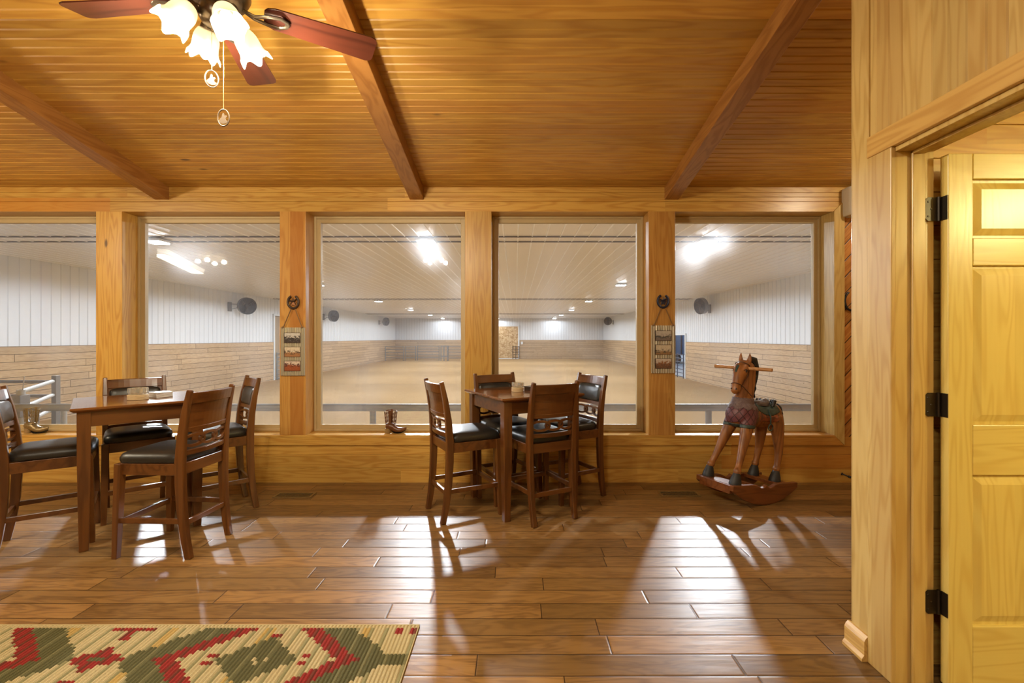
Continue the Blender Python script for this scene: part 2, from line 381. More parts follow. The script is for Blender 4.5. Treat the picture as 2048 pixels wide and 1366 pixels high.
# ------------------------------------------------------------------ mesh builder
class MB:
    def __init__(s):
        s.v, s.f, s.mi = [], [], []
    def add(s, vs, fs, mi=0):
        b = len(s.v)
        s.v.extend([tuple(p) for p in vs])
        for f in fs:
            s.f.append(tuple(b + i for i in f)); s.mi.append(mi)
    def box(s, lo, hi, mi=0):
        x0, y0, z0 = lo; x1, y1, z1 = hi
        s.add([(x0, y0, z0), (x1, y0, z0), (x1, y1, z0), (x0, y1, z0), (x0, y0, z1), (x1, y0, z1), (x1, y1, z1), (x0, y1, z1)],
              [(3, 2, 1, 0), (4, 5, 6, 7), (0, 1, 5, 4), (1, 2, 6, 5), (2, 3, 7, 6), (3, 0, 4, 7)], mi)
        return s
    def prism(s, poly, axis, a, b, mi=0):
        """poly: 2-D points in the two other axes (in xyz order), extruded along axis from a to b"""
        def P(p, w):
            q = list(p); q.insert(axis, w); return q
        n = len(poly)
        vs = [P(p, a) for p in poly] + [P(p, b) for p in poly]
        fs = [tuple(range(n)), tuple(range(2 * n - 1, n - 1, -1))]
        for i in range(n):
            j = (i + 1) % n
            fs.append((i, i + n, j + n, j))
        s.add(vs, fs, mi); return s
    def loft(s, rings, mi=0, cap=True, closed=True):
        n = len(rings[0]); vs = [p for r in rings for p in r]; fs = []
        for k in range(len(rings) - 1):
            for i in range(n if closed else n - 1):
                j = (i + 1) % n
                fs.append((k * n + i, k * n + j, (k + 1) * n + j, (k + 1) * n + i))
        if cap:
            fs.append(tuple(range(n - 1, -1, -1)))
            fs.append(tuple(range((len(rings) - 1) * n, len(rings) * n)))
        s.add(vs, fs, mi); return s
    def tube(s, pts, r, seg=8, mi=0, flat=None, closed=False, lateral=None):
        pts = [Vector(p) for p in pts]
        n = len(pts); rings = []
        up = Vector(lateral) if lateral is not None else None
        for i, p in enumerate(pts):
            if closed: d = pts[(i + 1) % n] - pts[i - 1]
            else: d = pts[min(i + 1, n - 1)] - pts[max(i - 1, 0)]
            d.normalize()
            if up is None:
                up = Vector((0, 0, 1)) if abs(d.z) < 0.9 else Vector((1, 0, 0))
            sx = d.cross(up)
            if sx.length < 1e-4: sx = d.cross(Vector((0.3, 0.7, 0.2)))
            sx.normalize(); sy = sx.cross(d).normalized()
            if lateral is None: up = sy
            rr = r[i] if isinstance(r, (list, tuple)) else r
            ra, rb = rr if isinstance(rr, (list, tuple)) else (rr, rr if flat is None else flat)
            rings.append([p + sx * (ra * math.cos(2 * PI * k / seg)) + sy * (rb * math.sin(2 * PI * k / seg)) for k in range(seg)])
        if closed:
            rings.append(rings[0])
            return s.loft(rings, mi, cap=False)
        return s.loft(rings, mi)
    def bar(s, pts, w, h, mi=0, lateral=(1, 0, 0)):
        """rectangular bar along a path; w along lateral, h across it; w, h may be lists"""
        pts = [Vector(p) for p in pts]; n = len(pts); rings = []
        for i, p in enumerate(pts):
            d = (pts[min(i + 1, n - 1)] - pts[max(i - 1, 0)]).normalized()
            lx = Vector(lateral); lx = (lx - d * lx.dot(d)).normalized(); ly = d.cross(lx).normalized()
            ww = (w[i] if isinstance(w, (list, tuple)) else w) / 2; hh = (h[i] if isinstance(h, (list, tuple)) else h) / 2
            rings.append([p - lx * ww - ly * hh, p + lx * ww - ly * hh, p + lx * ww + ly * hh, p - lx * ww + ly * hh])
        return s.loft(rings, mi)
    def lathe(s, prof, c=(0, 0, 0), seg=24, mi=0, axis=(0, 0, 1), mod=None):
        """prof: (r, h) pairs along axis from c"""
        az = Vector(axis).normalized()
        ax = az.cross(Vector((0, 0, 1))) if abs(az.z) < 0.95 else Vector((1, 0, 0))
        ax.normalize(); ay = az.cross(ax); c = Vector(c); rings = []
        for q, (r, h) in enumerate(prof):
            ring = []
            for k in range(seg):
                t = 2 * PI * k / seg
                rr, hh = (r, h) if mod is None else mod(q, t, r, h)
                ring.append(c + az * hh + (ax * math.cos(t) + ay * math.sin(t)) * rr)
            rings.append(ring)
        return s.loft(rings, mi, cap=True)
    def build(s, name, mats, parent=None, smooth=False, bevel=0.0, kind=None, auto=True, loc=None, rot=None, segs=2):
        me = bpy.data.meshes.new(name)
        me.from_pydata(s.v, [], s.f)
        if not isinstance(mats, (list, tuple)): mats = [mats]
        for m in mats: me.materials.append(M[m] if isinstance(m, str) else m)
        if len(mats) > 1: me.polygons.foreach_set('material_index', s.mi)
        bm = bmesh.new(); bm.from_mesh(me)
        bmesh.ops.recalc_face_normals(bm, faces=bm.faces)
        bm.to_mesh(me); bm.free()
        o = bpy.data.objects.new(name, me)
        COL.objects.link(o)
        if smooth:
            me.polygons.foreach_set('use_smooth', [True] * len(me.polygons))
            if auto:
                try: me.set_sharp_from_angle(angle=math.radians(42))
                except Exception: pass
        if bevel:
            b = o.modifiers.new('edges', 'BEVEL'); b.width = bevel; b.segments = segs; b.limit_method = 'ANGLE'; b.angle_limit = math.radians(40)
        if parent: o.parent = parent
        if kind: o['kind'] = kind
        if loc is not None: o.location = loc
        if rot is not None: o.rotation_euler = rot
        return o

def tag(o, label, cat, group=None):
    o['label'] = label; o['category'] = cat
    if group: o['group'] = group
    return o
def thing(name, label, cat, loc=(0, 0, 0), rz=0.0, group=None):
    o = bpy.data.objects.new(name, None); COL.objects.link(o)
    o.empty_display_size = 0.1
    o.location = loc; o.rotation_euler = (0, 0, rz)
    return tag(o, label, cat, group)
def kids(o):
    return [c for c in bpy.data.objects if c.parent == o]
def dup(root, loc=None, rz=None, label=None, group=None):
    def cp(o, par):
        c = o.copy(); COL.objects.link(c)
        if par is not None: c.parent = par
        for ch in kids_of.get(o.name, []): cp(ch, c)
        return c
    kids_of = {}
    for o in bpy.data.objects:
        if o.parent: kids_of.setdefault(o.parent.name, []).append(o)
    r = cp(root, None)
    if loc is not None: r.location = loc
    if rz is not None: r.rotation_euler = (0, 0, rz)
    if label: r['label'] = label
    if group: r['group'] = group
    return r
def px(x, y, Y):
    return Vector(((x - CX) * Y / FPX, Y, EYE + (CY - y) * Y / FPX))
def light(name, typ, loc, power, color, radius=0.05, parent=None, **kw):
    l = bpy.data.lights.new(name, typ); l.energy = power; l.color = color
    if typ in ('POINT', 'SPOT'): l.shadow_soft_size = radius
    for k, v in kw.items(): setattr(l, k, v)
    o = bpy.data.objects.new(name, l); COL.objects.link(o); o.location = loc
    if parent: o.parent = parent
    return o

# ------------------------------------------------------------------ ROOM SHELL
WY = 4.357            # room face of the window wall
WO = 4.62             # its arena face
SL = 0.19             # ceiling slope
CZ = 2.766            # ceiling height at the window wall
RIDGE, BACK = -1.0, -4.6
XL, XR = -7.0, 4.0
AF = -0.806            # arena dirt level
def cz(y): return CZ + SL * (WY - y) if y > RIDGE else CZ + SL * (WY - RIDGE) - SL * (RIDGE - y)

MB().box((XL - .2, BACK - .2, -0.12), (XR + .2, WO, 0.0)).build('floor', 'floor', kind='structure')

def ceil_mesh():
    ys = []; top = []
    step = 0.0628
    y = WY + 0.02
    prof = []
    while y > BACK - 0.05:
        z = cz(y)
        prof += [(y, z), (y - step + 0.012, cz(y - step + 0.012)), (y - step + 0.006, cz(y - step) + 0.006)]
        y -= step
    prof.append((BACK - .1, cz(BACK - .1)))
    top = [(BACK - .1, cz(BACK) + .15), (RIDGE, cz(RIDGE) + .15), (WY + .02, CZ + .15)]
    b = MB()
    vs = [(XL - .1, p[0], p[1]) for p in prof] + [(XR + .1, p[0], p[1]) for p in prof]
    n = len(prof)
    b.add(vs, [(i, i + 1, n + i + 1, n + i) for i in range(n - 1)])
    vs = [(XL - .1, p[0], p[1]) for p in top] + [(XR + .1, p[0], p[1]) for p in top]
    b.add(vs, [(0, 1, 4, 3), (1, 2, 5, 4)])
    return b
ceil_mesh().build('ceiling', 'ceil', kind='structure')

for k, xl in enumerate((-5.76, -3.378, -0.991, 1.396)):
    b = MB(); w, d = 0.132, 0.118
    pr = [(WY + .01, CZ - d), (WY + .01, CZ + .02), (RIDGE, cz(RIDGE) + .02), (BACK, cz(BACK) + .02), (BACK, cz(BACK) - d), (RIDGE, cz(RIDGE) - d)]
    b.prism(pr, 0, xl, xl + w)
    o = b.build('ceiling_beam', 'beam', kind='structure', bevel=0.004)

# lower wall of shiplap boards, grooves modelled
def board_wall(x0, x1, cuts, y, back, mat, name, parent=None):
    prof = []
    for a, c in zip(cuts[:-1], cuts[1:]):
        prof += [(y, a + .0025), (y, c - .0025), (y + .006, c)]
    prof = [(y, cuts[0])] + prof[:-1] + [(y, cuts[-1]), (back, cuts[-1]), (back, cuts[0])]
    b = MB().prism(prof, 0, x0, x1)
    return b.build(name, mat, parent, kind='structure')
board_wall(XL, XR, [0, .135, .262, .335, .4255], WY, WO, 'pine_x', 'wall_front')
board_wall(XL, XR, [2.539, 2.633, 2.675, 2.717, 2.80], WY, WO, 'pine_x', 'wall_front_header')
# apron board and sill
MB().box((-5.66, WY - .014, .352), (3.073, WY + .001, .4255)).build('trim_1', 'pine_x', kind='structure', bevel=.002)
MB().box((-5.66, WY - .016, .4255), (3.073, 4.56, .4465)).build('trim_2', 'pine_x', kind='structure', bevel=.003)
# posts between the windows
PITCH = 1.72
posts = [(-5.646, -5.402), (-3.926, -3.682), (-2.207, -1.963), (-.473, -.225), (1.246, 1.4945)]
for k, (a, c) in enumerate(posts):
    b = MB().box((a, WY - .006, .4465), (c, WO, 2.539))
    b.build('trim_%d' % (3 + k), 'post_amber' if k in (2, 4) else 'pine_z', kind='structure', bevel=.003)
# right hand casing of the last window + diagonal boards + left end
b = MB().box((2.975, WY + .001, .4465), (3.00, WO, 2.539))
b.build('trim_8', 'pine_trim', kind='structure')
b = MB()
b.prism([(2.975, .4465), (3.073, .352), (3.073, 2.637), (2.975, 2.539)], 1, WY - .018, WY + .001)
b.build('trim_9', 'pine_trim', kind='structure', bevel=.003)
MB().box((3.0, WY, .4255), (XR, WO, 2.539)).build('wall_front_right', 'diag', kind='structure')
MB().box((XL, WY, .4255), (-5.646, WO, 2.539)).build('wall_front_left', 'pine_z', kind='structure')

wins = [(-5.402, -3.926), (-3.682, -2.207), (-1.963, -.473), (-.225, 1.246), (1.4945, 2.975)]
for k, (a, c) in enumerate(wins):
    w = bpy.data.objects.new('window_%d' % (k + 1), None); COL.objects.link(w); w['kind'] = 'structure'
    z0, z1 = .4465, 2.539
    def ring(b, x0, x1, zz0, zz1, t, y0, y1):
        b.box((x0, y0, zz0), (x0 + t, y1, zz1)); b.box((x1 - t, y0, zz0), (x1, y1, zz1))
        b.box((x0 + t, y0, zz0), (x1 - t, y1, zz0 + t)); b.box((x0 + t, y0, zz1 - t), (x1 - t, y1, zz1))
    b = MB(); ring(b, a + .001, c - .001, z0 + .001, z1 - .001, .022, 4.528, 4.60)
    ring(b, a + .02, c - .02, z0 + .02, z1 - .02, .04, 4.545, 4.59)
    b.build('window_frame', 'vinyl', w, bevel=.003)
    MB().box((a + .05, 4.563, z0 + .05), (c - .05, 4.569, z1 - .05)).build('glass_pane', 'glass', w)

# other walls of the room
MB().box((XL - .15, BACK, 0), (XL, WY, 3.9)).build('wall_left', 'pine_zy', kind='structure')
MB().box((XL, BACK - .15, 0), (XR, BACK, 3.9)).build('wall_back', 'pine_z', kind='structure')
MB().box((XR, BACK, 0), (XR + .15, WY, 3.9)).build('wall_right', 'pine_zy', kind='structure')

# partition with the doorway: boards run up and down, grooves modelled
PX0, PX1 = 1.49, 1.638
DY0, DY1, DZ = 1.00, 1.823, 2.085
def vert_board_poly(y0, y1):
    prof = []; w = .064; y = y0
    import math as m_
    k = m_.ceil(y0 / w + 1e-6)
    prof.append((PX0, y0))
    while k * w < y1 - .004:
        yy = k * w
        if yy > y0 + .004:
            prof += [(PX0, yy - .004), (PX0 + .0035, yy), (PX0, yy + .004)]
        k += 1
    prof += [(PX0, y1), (PX1, y1), (PX1, y0)]
    return prof
b = MB()
b.prism(vert_board_poly(BACK, DY0 - .02), 2, 0, 3.85)
b.prism(vert_board_poly(DY0 - .02, DY1 + .02), 2, DZ + .02, 3.6)
b.prism(vert_board_poly(DY1 + .02, 2.045), 2, 0, 3.3)
b.build('wall_partition', 'pine_zy', kind='structure')
# corner board, base, casings, jamb, stop
MB().box((PX0 - .008, 1.952, .0), (PX0 + .001, 2.050, 3.25)).box((PX0 - .008, 2.045, 0), (PX1, 2.053, 3.25)).build('trim_10', 'pine_zy', kind='structure', bevel=.002)
b = MB()
bp = [(0, 0), (-.034, 0), (-.034, .012), (-.024, .026), (-.024, .082), (-.018, .094), (-.009, .104), (0, .104)]
b.prism([(PX0 - .008 + p[0], p[1]) for p in bp], 1, 1.944, 2.062)
b.build('baseboard_right', 'pine_y', kind='structure')
b = MB()
b.box((PX0 - .020, DY1 - .003, 0), (PX0, 1.943, 2.103))
b.build('trim_11', 'pine_zy', kind='structure', bevel=.004)
MB().box((PX0 - .020, DY0 - .117, 0), (PX0, DY0 + .003, 2.103)).build('trim_12', 'pine_zy', kind='structure', bevel=.004)
MB().box((PX0 - .022, DY0 - .12, 2.103), (PX0, 1.946, 2.19)).build('trim_13', 'pine_y', kind='structure', bevel=.004)
b = MB()
b.box((PX0 - .002, DY1, 0), (PX1 + .002, DY1 + .02, DZ + .02))
b.box((PX0 - .002, DY0 - .02, 0), (PX1 + .002, DY0, DZ + .02))
b.box((PX0 - .002, DY0, DZ), (PX1 + .002, DY1, DZ + .02))
b.build('trim_14', 'pine_trim', kind='structure', bevel=.002)
b = MB()
b.box((1.548, DY1 - .012, 0), (1.598, DY1, DZ)); b.box((1.548, DY0, 0), (1.598, DY0 + .012, DZ)); b.box((1.548, DY0, DZ - .012), (1.598, DY1, DZ))
b.build('trim_15', 'pine_trim', kind='structure', bevel=.003)
# side room behind the doorway
board_wall(PX1, XR, [0, .14, .28, .42, .56, .70, .84, .98, 1.12, 1.26, 1.40, 1.54, 1.68, 1.82, 1.96, 2.10, 2.24, 2.38, 2.52, 3.3], 1.93, 2.053, 'pine_x', 'wall_side_room')
MB().box((PX1, -1.2, 0), (XR, -1.05, 2.5)).build('wall_side_room_back', 'drywall', kind='structure')
MB().box((PX1, -1.2, 2.5), (XR, 1.94, 2.58)).build('ceiling_side_room', 'drywall', kind='structure')

# six panel door, opened back against the side room
d = bpy.data.objects.new('door_1', None); COL.objects.link(d); d['kind'] = 'structure'
d.location = (1.66, 1.818, 0.012)
def door_leaf():
    W, H, T = .76, 2.05, .035
    y0, y1 = -T, 0
    st, mu = .094, .09
    b = MB()
    zc = [0, .235, .815, 1.008, 1.62, 1.725, 1.952, H]
    pw = (W - 2 * st - mu) / 2
    b.box((0, y0, 0), (st, y1, H)); b.box((W - st, y0, 0), (W, y1, H)); 
    for a, c in ((0, 1), (2, 3), (4, 5), (6, 7)):
        b.box((st, y0, zc[a]), (W - st, y1, zc[c]), 1)
    for a, c in ((1, 2), (3, 4), (5, 6)):
        b.box((st + pw, y0, zc[a]), (st + pw + mu, y1, zc[c]))
    leaf = b.build('door_leaf', ['pine_door', 'pine_door_x'], d, bevel=.003)
    for x0 in (st, st + pw + mu):
        for a, c in ((1, 2), (3, 4), (5, 6)):
            q = MB(); X0, X1, Z0, Z1 = x0, x0 + pw, zc[a], zc[c]
            q.box((X0, y0 + .013, Z0), (X1, y1 - .013, Z1))
            for s, yy, yt in ((1, y0 + .013, y0 + .005), (-1, y1 - .013, y1 - .005)):
                i, j = .012, .038
                q.loft([[(X0 + i, yy, Z0 + i), (X1 - i, yy, Z0 + i), (X1 - i, yy, Z1 - i), (X0 + i, yy, Z1 - i)],
                        [(X0 + j, yt, Z0 + j), (X1 - j, yt, Z0 + j), (X1 - j, yt, Z1 - j), (X0 + j, yt, Z1 - j)]])
            q.build('door_panel', 'pine_door', leaf)
door_leaf()
for z in (1.857, 1.094, .324):
    b = MB()
    z -= .012
    h = .046
    def plate(pts, y0, y1):
        b.prism(pts, 1, y0, y1)
    # jamb plate lies on the jamb face, edge plate on the door edge
    r = .012
    b.prism([(-.062 , z - h + r), (-.062 + r, z - h), (-.012, z - h), (-.012, z + h), (-.062 + r, z + h), (-.062, z + h - r)], 1, -.0005, .004 - .0075)
    b.prism([(-.034, z - h), (-.008, z - h + .0), (.0, z - h + r), (.0, z + h - r), (-.008, z + h), (-.034, z + h)], 0, -.0035, -.0005)
    b.lathe([(.0065, 0), (.0065, .094)], (-.010, -.004, z - .047), 10)
    for q in range(3):
        b.lathe([(.004, 0), (.002, .0015)], (-.050 + .012 * (q % 2), -.0036, z - .028 + .028 * q), 8, axis=(0, -1, 0))
    b.build('hinge', 'bronze', d)

# ------------------------------------------------------------------ ARENA SHELL
AXL, AXR, AY, AZ, AW = -12.41, 9.06, 47.9, 3.366, 1.148
MB().box((AXL - 3, WO, AF - .2), (AXR + .2, AY + 3, AF)).build('floor_arena', 'dirt', kind='structure')
def rib_prism(b, pts, axis, a, c):
    '''extruded ribbed sheet: rib faces get the second material'''
    n = len(pts) - 2
    def P(p, w):
        q = list(p); q.insert(axis, w); return q
    k = 0
    b.add([P(p, a) for p in pts] + [P(p, c) for p in pts], [])
    base = len(b.v) - 2 * len(pts); m = len(pts)
    for i in range(m):
        j = (i + 1) % m
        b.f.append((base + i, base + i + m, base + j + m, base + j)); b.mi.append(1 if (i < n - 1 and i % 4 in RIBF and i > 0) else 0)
    b.f.append(tuple(base + i for i in range(m))); b.mi.append(0)
    b.f.append(tuple(base + m + i for i in range(m - 1, -1, -1))); b.mi.append(0)
RIBF = (1, 2, 3)
def rib_strip(length, step, h=.012, w=.03):
    pts = [(0, 0)]; x = step / 2
    while x < length - w:
        pts += [(x - w / 2, 0), (x - w / 4, -h), (x + w / 4, -h), (x + w / 2, 0)]
        x += step
    pts.append((length, 0))
    return pts
# ceiling of ribbed liner panels
b = MB()
pr = rib_strip(AXR - AXL, .28)
pts = [(AXL + p[0], AZ + p[1]) for p in pr] + [(AXR, AZ + .1), (AXL, AZ + .1)]
rib_prism(b, pts, 1, WO, AY + .1)
b.build('ceiling_arena', ['white_ceil', 'ceil_rib_shine'], kind='structure')
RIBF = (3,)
b = MB()
for yy in (9.2, 9.68, 23.8, 24.25, 38.5, 38.95):
    b.box((AXL, yy - .012, AZ - .022), (AXR, yy + .012, AZ + .001))
b.build('trim_16', 'joint', kind='structure')
def side_wall(name, X, sgn, gaps):
    # white ribbed steel above, boards below; gaps = (y0, y1, ztop) openings
    b = MB()
    def seg(y0, y1, z0, z1):
        pr = rib_strip(y1 - y0, .265, .018, .045)
        if sgn > 0:  # wall on the left, faces +X
            pts = [(X - p[1], y0 + p[0]) for p in pr] + [(X - .1, y1), (X - .1, y0)]
        else:
            pts = [(X + p[1], y0 + p[0]) for p in pr] + [(X + .1, y1), (X + .1, y0)]
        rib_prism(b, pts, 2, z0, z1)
    w = MB()
    ys = [WO]
    for (g0, g1, zt) in gaps:
        ys += [g0, g1]
    ys.append(AY)
    for i in range(0, len(ys), 2):
        seg(ys[i], ys[i + 1], AW, AZ)
        w.box((X - .12 if sgn > 0 else X - .05, ys[i], AF), (X + .05 if sgn > 0 else X + .12, ys[i + 1], AW))
    for (g0, g1, zt) in gaps:
        seg(g0, g1, max(zt, AW), AZ)
    b.build(name, ['white_metal', 'rib_side'], kind='structure')
    w.build(name + '_wainscot', 'wains', kind='structure')
    c = MB(); c.box((X - .02, WO, AW), (X + .07, AY, AW + .03)) if sgn > 0 else c.box((X - .07, WO, AW), (X + .02, AY, AW + .03))
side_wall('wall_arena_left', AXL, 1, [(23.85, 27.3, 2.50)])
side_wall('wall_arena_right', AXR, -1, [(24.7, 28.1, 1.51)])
b = MB()
pr = rib_strip(AXR - AXL, .265, .018, .045)
rib_prism(b, [(AXL + p[0], AY + p[1]) for p in pr] + [(AXR, AY + .1), (AXL, AY + .1)], 2, AW, AZ)
b.build('wall_arena_far', ['white_metal', 'rib_side'], kind='structure')
MB().box((AXL, AY - .05, AF), (AXR, AY + .05, AW)).build('wall_arena_far_wainscot', 'wains_x', kind='structure')
b = MB()
b.box((AXL, WO - .1, AF), (XL, WO, AZ)); b.box((XR, WO - .1, AF), (AXR, WO, AZ)); b.box((XL, WO - .06, AF), (XR, WO, 0)); b.box((XL, WO - .06, 2.78), (XR, WO, AZ))
b.build('wall_arena_near', 'white_metal', kind='structure')

# far door of strand board in a white frame
d2 = bpy.data.objects.new('door_2', None); COL.objects.link(d2); d2['kind'] = 'structure'
MB().box((-3.17, AY - .10, AF + .02), (.264, AY - .055, 2.54)).build('door_leaf', 'osb', d2)
b = MB()
b.box((.264, AY - .14, AF), (.40, AY - .052, 2.68)); b.box((-3.31, AY - .14, AF), (-3.17, AY - .052, 2.68)); b.box((-3.17, AY - .14, 2.54), (.264, AY - .052, 2.68)); b.box((-3.17, AY - .14, AF), (.264, AY - .052, AF + .09))
b.build('door_frame', 'osb_white', d2)
# sliding plank door in the left wall
d3 = bpy.data.objects.new('door_3', None); COL.objects.link(d3); d3['kind'] = 'structure'
MB().box((AXL - .14, 23.85, AF), (AXL - .06, 27.3, 2.50)).build('door_leaf', 'tan_panel', d3)
b = MB(); b.box((AXL - .1, 23.74, AF), (AXL + .08, 23.85, 2.59)); b.box((AXL - .1, 27.3, AF), (AXL + .08, 27.41, 2.59)); b.box((AXL - .1, 23.85, 2.50), (AXL + .08, 27.3, 2.59))
b.build('door_frame', 'osb_white', d3)
# frame of the opening on the right and the yard beyond
b = MB(); b.box((AXR - .08, 24.6, AF), (AXR + .1, 24.7, 1.6)); b.box((AXR - .08, 28.1, AF), (AXR + .1, 28.2, 1.6)); b.box((AXR - .08, 24.7, 1.51), (AXR + .1, 28.1, 1.6))
b.build('trim_17', 'osb_white', kind='structure')
MB().box((AXR + .12, 10, AF - .1), (60, 90, AF - .02)).build('ground_yard', 'snow', kind='structure')

# ------------------------------------------------------------------ ARENA CONTENTS
def pipe_gate(name, p0, p1, z0, z1, nbar, r=.022, mat='panel_steel', label='', cat='gate', uprights=(0, 1), group=None, rbar=None, zbase=AF):
    """a straight pipe gate or corral panel from p0 to p1 (x, y)"""
    p0, p1 = Vector((*p0, 0)), Vector((*p1, 0))
    c = (p0 + p1) / 2; L = (p1 - p0).length
    g = thing(name, label, cat, (c.x, c.y, zbase), math.atan2(p1.y - p0.y, p1.x - p0.x), group)
    rb = rbar or r * .8
    for u in uprights:
        x = -L / 2 + u * L
        MB().tube([(x, 0, 0), (x, 0, z1 - zbase + .05)], r, 8).build('upright', mat, g, smooth=True)
    for k in range(nbar):
        z = z0 + (z1 - z0) * k / (nbar - 1) - zbase
        MB().tube([(-L / 2, 0, z), (L / 2, 0, z)], rb, 8).build('bar', mat, g, smooth=True)
    return g

# pipe rail right outside the windows
RY = 5.2
rail = thing('pipe_fence', 'long grey pipe rail fence running just outside all the windows', 'fence', (-2, RY, AF))
MB().tube([(-8.5, 0, .577 - AF), (10.0, 0, .577 - AF)], .042, 12).build('top_rail', 'gate_steel', rail, smooth=True)
MB().tube([(-8.5, 0, .10 - AF), (10.0, 0, .10 - AF)], .030, 10).build('lower_rail', 'gate_steel', rail, smooth=True)
for X in (-9.13, -5.37, -1.594, 2.158, 5.91):
    MB().tube([(X + 2, 0, 0), (X + 2, 0, .545 - AF)], .034, 10).build('post', 'gate_steel', rail, smooth=True)
# gates of the pen outside the left hand windows
g = thing('swing_gate', 'pale pipe gate angled away beyond the leftmost window', 'gate', (-5.85, 5.50, AF))
q0, q1 = Vector((0, 0, 0)), Vector((-.92, 1.30, 0))
for z in (.72, .52, .32, .06, -.25):
    MB().tube([q0 + Vector((0, 0, z - AF)), q1 + Vector((0, 0, z - AF))], .027, 10).build('bar', 'gate_light', g, smooth=True)
MB().tube([q0, q0 + Vector((0, 0, .74 - AF))], .04, 10).build('upright', 'gate_light', g, smooth=True)
MB().box((-.05, -.06, .42 - AF), (.05, .06, .68 - AF)).build('latch_box', 'gate_steel', g, bevel=.006)
MB().tube([q0 + Vector((0, 0, .55 - AF)), q0 + Vector((.04, 0, .90 - AF))], .006, 6).build('latch_rod', 'gate_light', g, smooth=True)
g = thing('fence_panel', 'grey pipe fence section with a tall square end post, far left outside', 'fence', (-6.78, 6.86, AF))
for z in (.71, .50, .28, -.05, -.45):
    MB().tube([(-3.6, 0, z - AF), (0, 0, z - AF)], .024, 10).build('rail', 'gate_steel', g, smooth=True)
MB().box((-.035, -.035, 0), (.035, .035, .80 - AF)).build('end_post', 'gate_steel', g, bevel=.004)
MB().box((-3.6, -.035, 0), (-3.53, .035, .80 - AF)).build('far_post', 'gate_steel', g, bevel=.004)
g = thing('bow_gate', 'pale pipe gate with a rounded end just outside the second window', 'gate', (-4.7, 5.62, AF))
def bowpts(z1, z0, x0=-1.0, x1=.83, rr=.22, dy=0.0):
    p = [(x0, .25, z1 - AF), (x1 - rr, -.12, z1 - AF)]
    for k in range(1, 7):
        t = PI / 2 * k / 6
        p.append((x1 - rr + rr * math.sin(t), -.14, z1 - rr + rr * math.cos(t) - AF))
    p.append((x1, -.14, z0 - AF))
    return p
MB().tube(bowpts(.50, -1.0), .026, 10).build('hoop', 'gate_light', g, smooth=True)
MB().tube([(-1.0, .25, .22 - AF), (.83, -.14, .16 - AF)], .022, 10).build('bar', 'gate_light', g, smooth=True)
MB().tube([(-1.0, .25, -.25 - AF), (.83, -.14, -.25 - AF)], .022, 10).build('bar', 'gate_light', g, smooth=True)
MB().tube([(-1.0, .25, 0), (-1.0, .25, .52 - AF)], .03, 10).build('upright', 'gate_light', g, smooth=True)

# corral panels in the far left corner
YP = 43.8
def xp(p, Y=YP): return (p - CX) * Y / FPX
G = 'corral panels in the far left corner of the arena'
pipe_gate('corral_panel', (xp(771), YP), (xp(807), YP), -.52, .53, 5, .031, label='dark pipe corral panel nearest the far left corner of the arena', cat='panel', group=G)
pipe_gate('corral_panel', (xp(810.5), YP + .1), (xp(828), YP + .75), -.52, .53, 5, .031, label='short dark corral panel set askew in the far left corner', cat='panel', group=G)
pipe_gate('corral_panel', (xp(831), YP + .9), (xp(875), YP + .9), -.52, .57, 5, .031, label='dark corral panel left of the narrow walk gate', cat='panel', group=G)
pipe_gate('walk_gate', (xp(882), YP), (xp(895), YP), -.37, .585, 2, .044, label='narrow upright walk gate frame among the far corral panels', cat='gate', uprights=(0, .45, 1))
pipe_gate('corral_panel', (xp(896), YP + .3), (xp(950), YP + .3), -.54, .57, 5, .031, label='dark corral panel right of the narrow walk gate', cat='panel', group=G)
pipe_gate('ladder_gate', (xp(1025.5, 47.4), 47.4), (xp(1038, 47.4), 47.4), -.63, .48, 5, .031, label='small black ladder-like gate standing in front of the far strand board door', cat='gate', uprights=(0, .5, 1), mat='black')
pipe_gate('tube_gate', (AXR - .12, 24.76), (AXR - .12, 28.04), -.72, .45, 7, .027, label='dark tube gate across the bright opening in the right arena wall', cat='gate', uprights=(0, .28, .5, .75, 1), mat='navy')
pipe_gate('tube_gate', (AXL + .15, 23.9), (AXL + .15, 27.2), -.72, .56, 7, .027, label='dark tube gate before the plank door in the left arena wall', cat='gate', uprights=(0, .5, 1), mat='panel_steel')
# small fixture box on the far wall right of the door
tag(MB().box((.55, AY - .25, .71), (.76, AY - .02, .97)).build('wall_box', 'osb_white', bevel=.02), 'little white box on the far wainscot beside the strand board door', 'box')

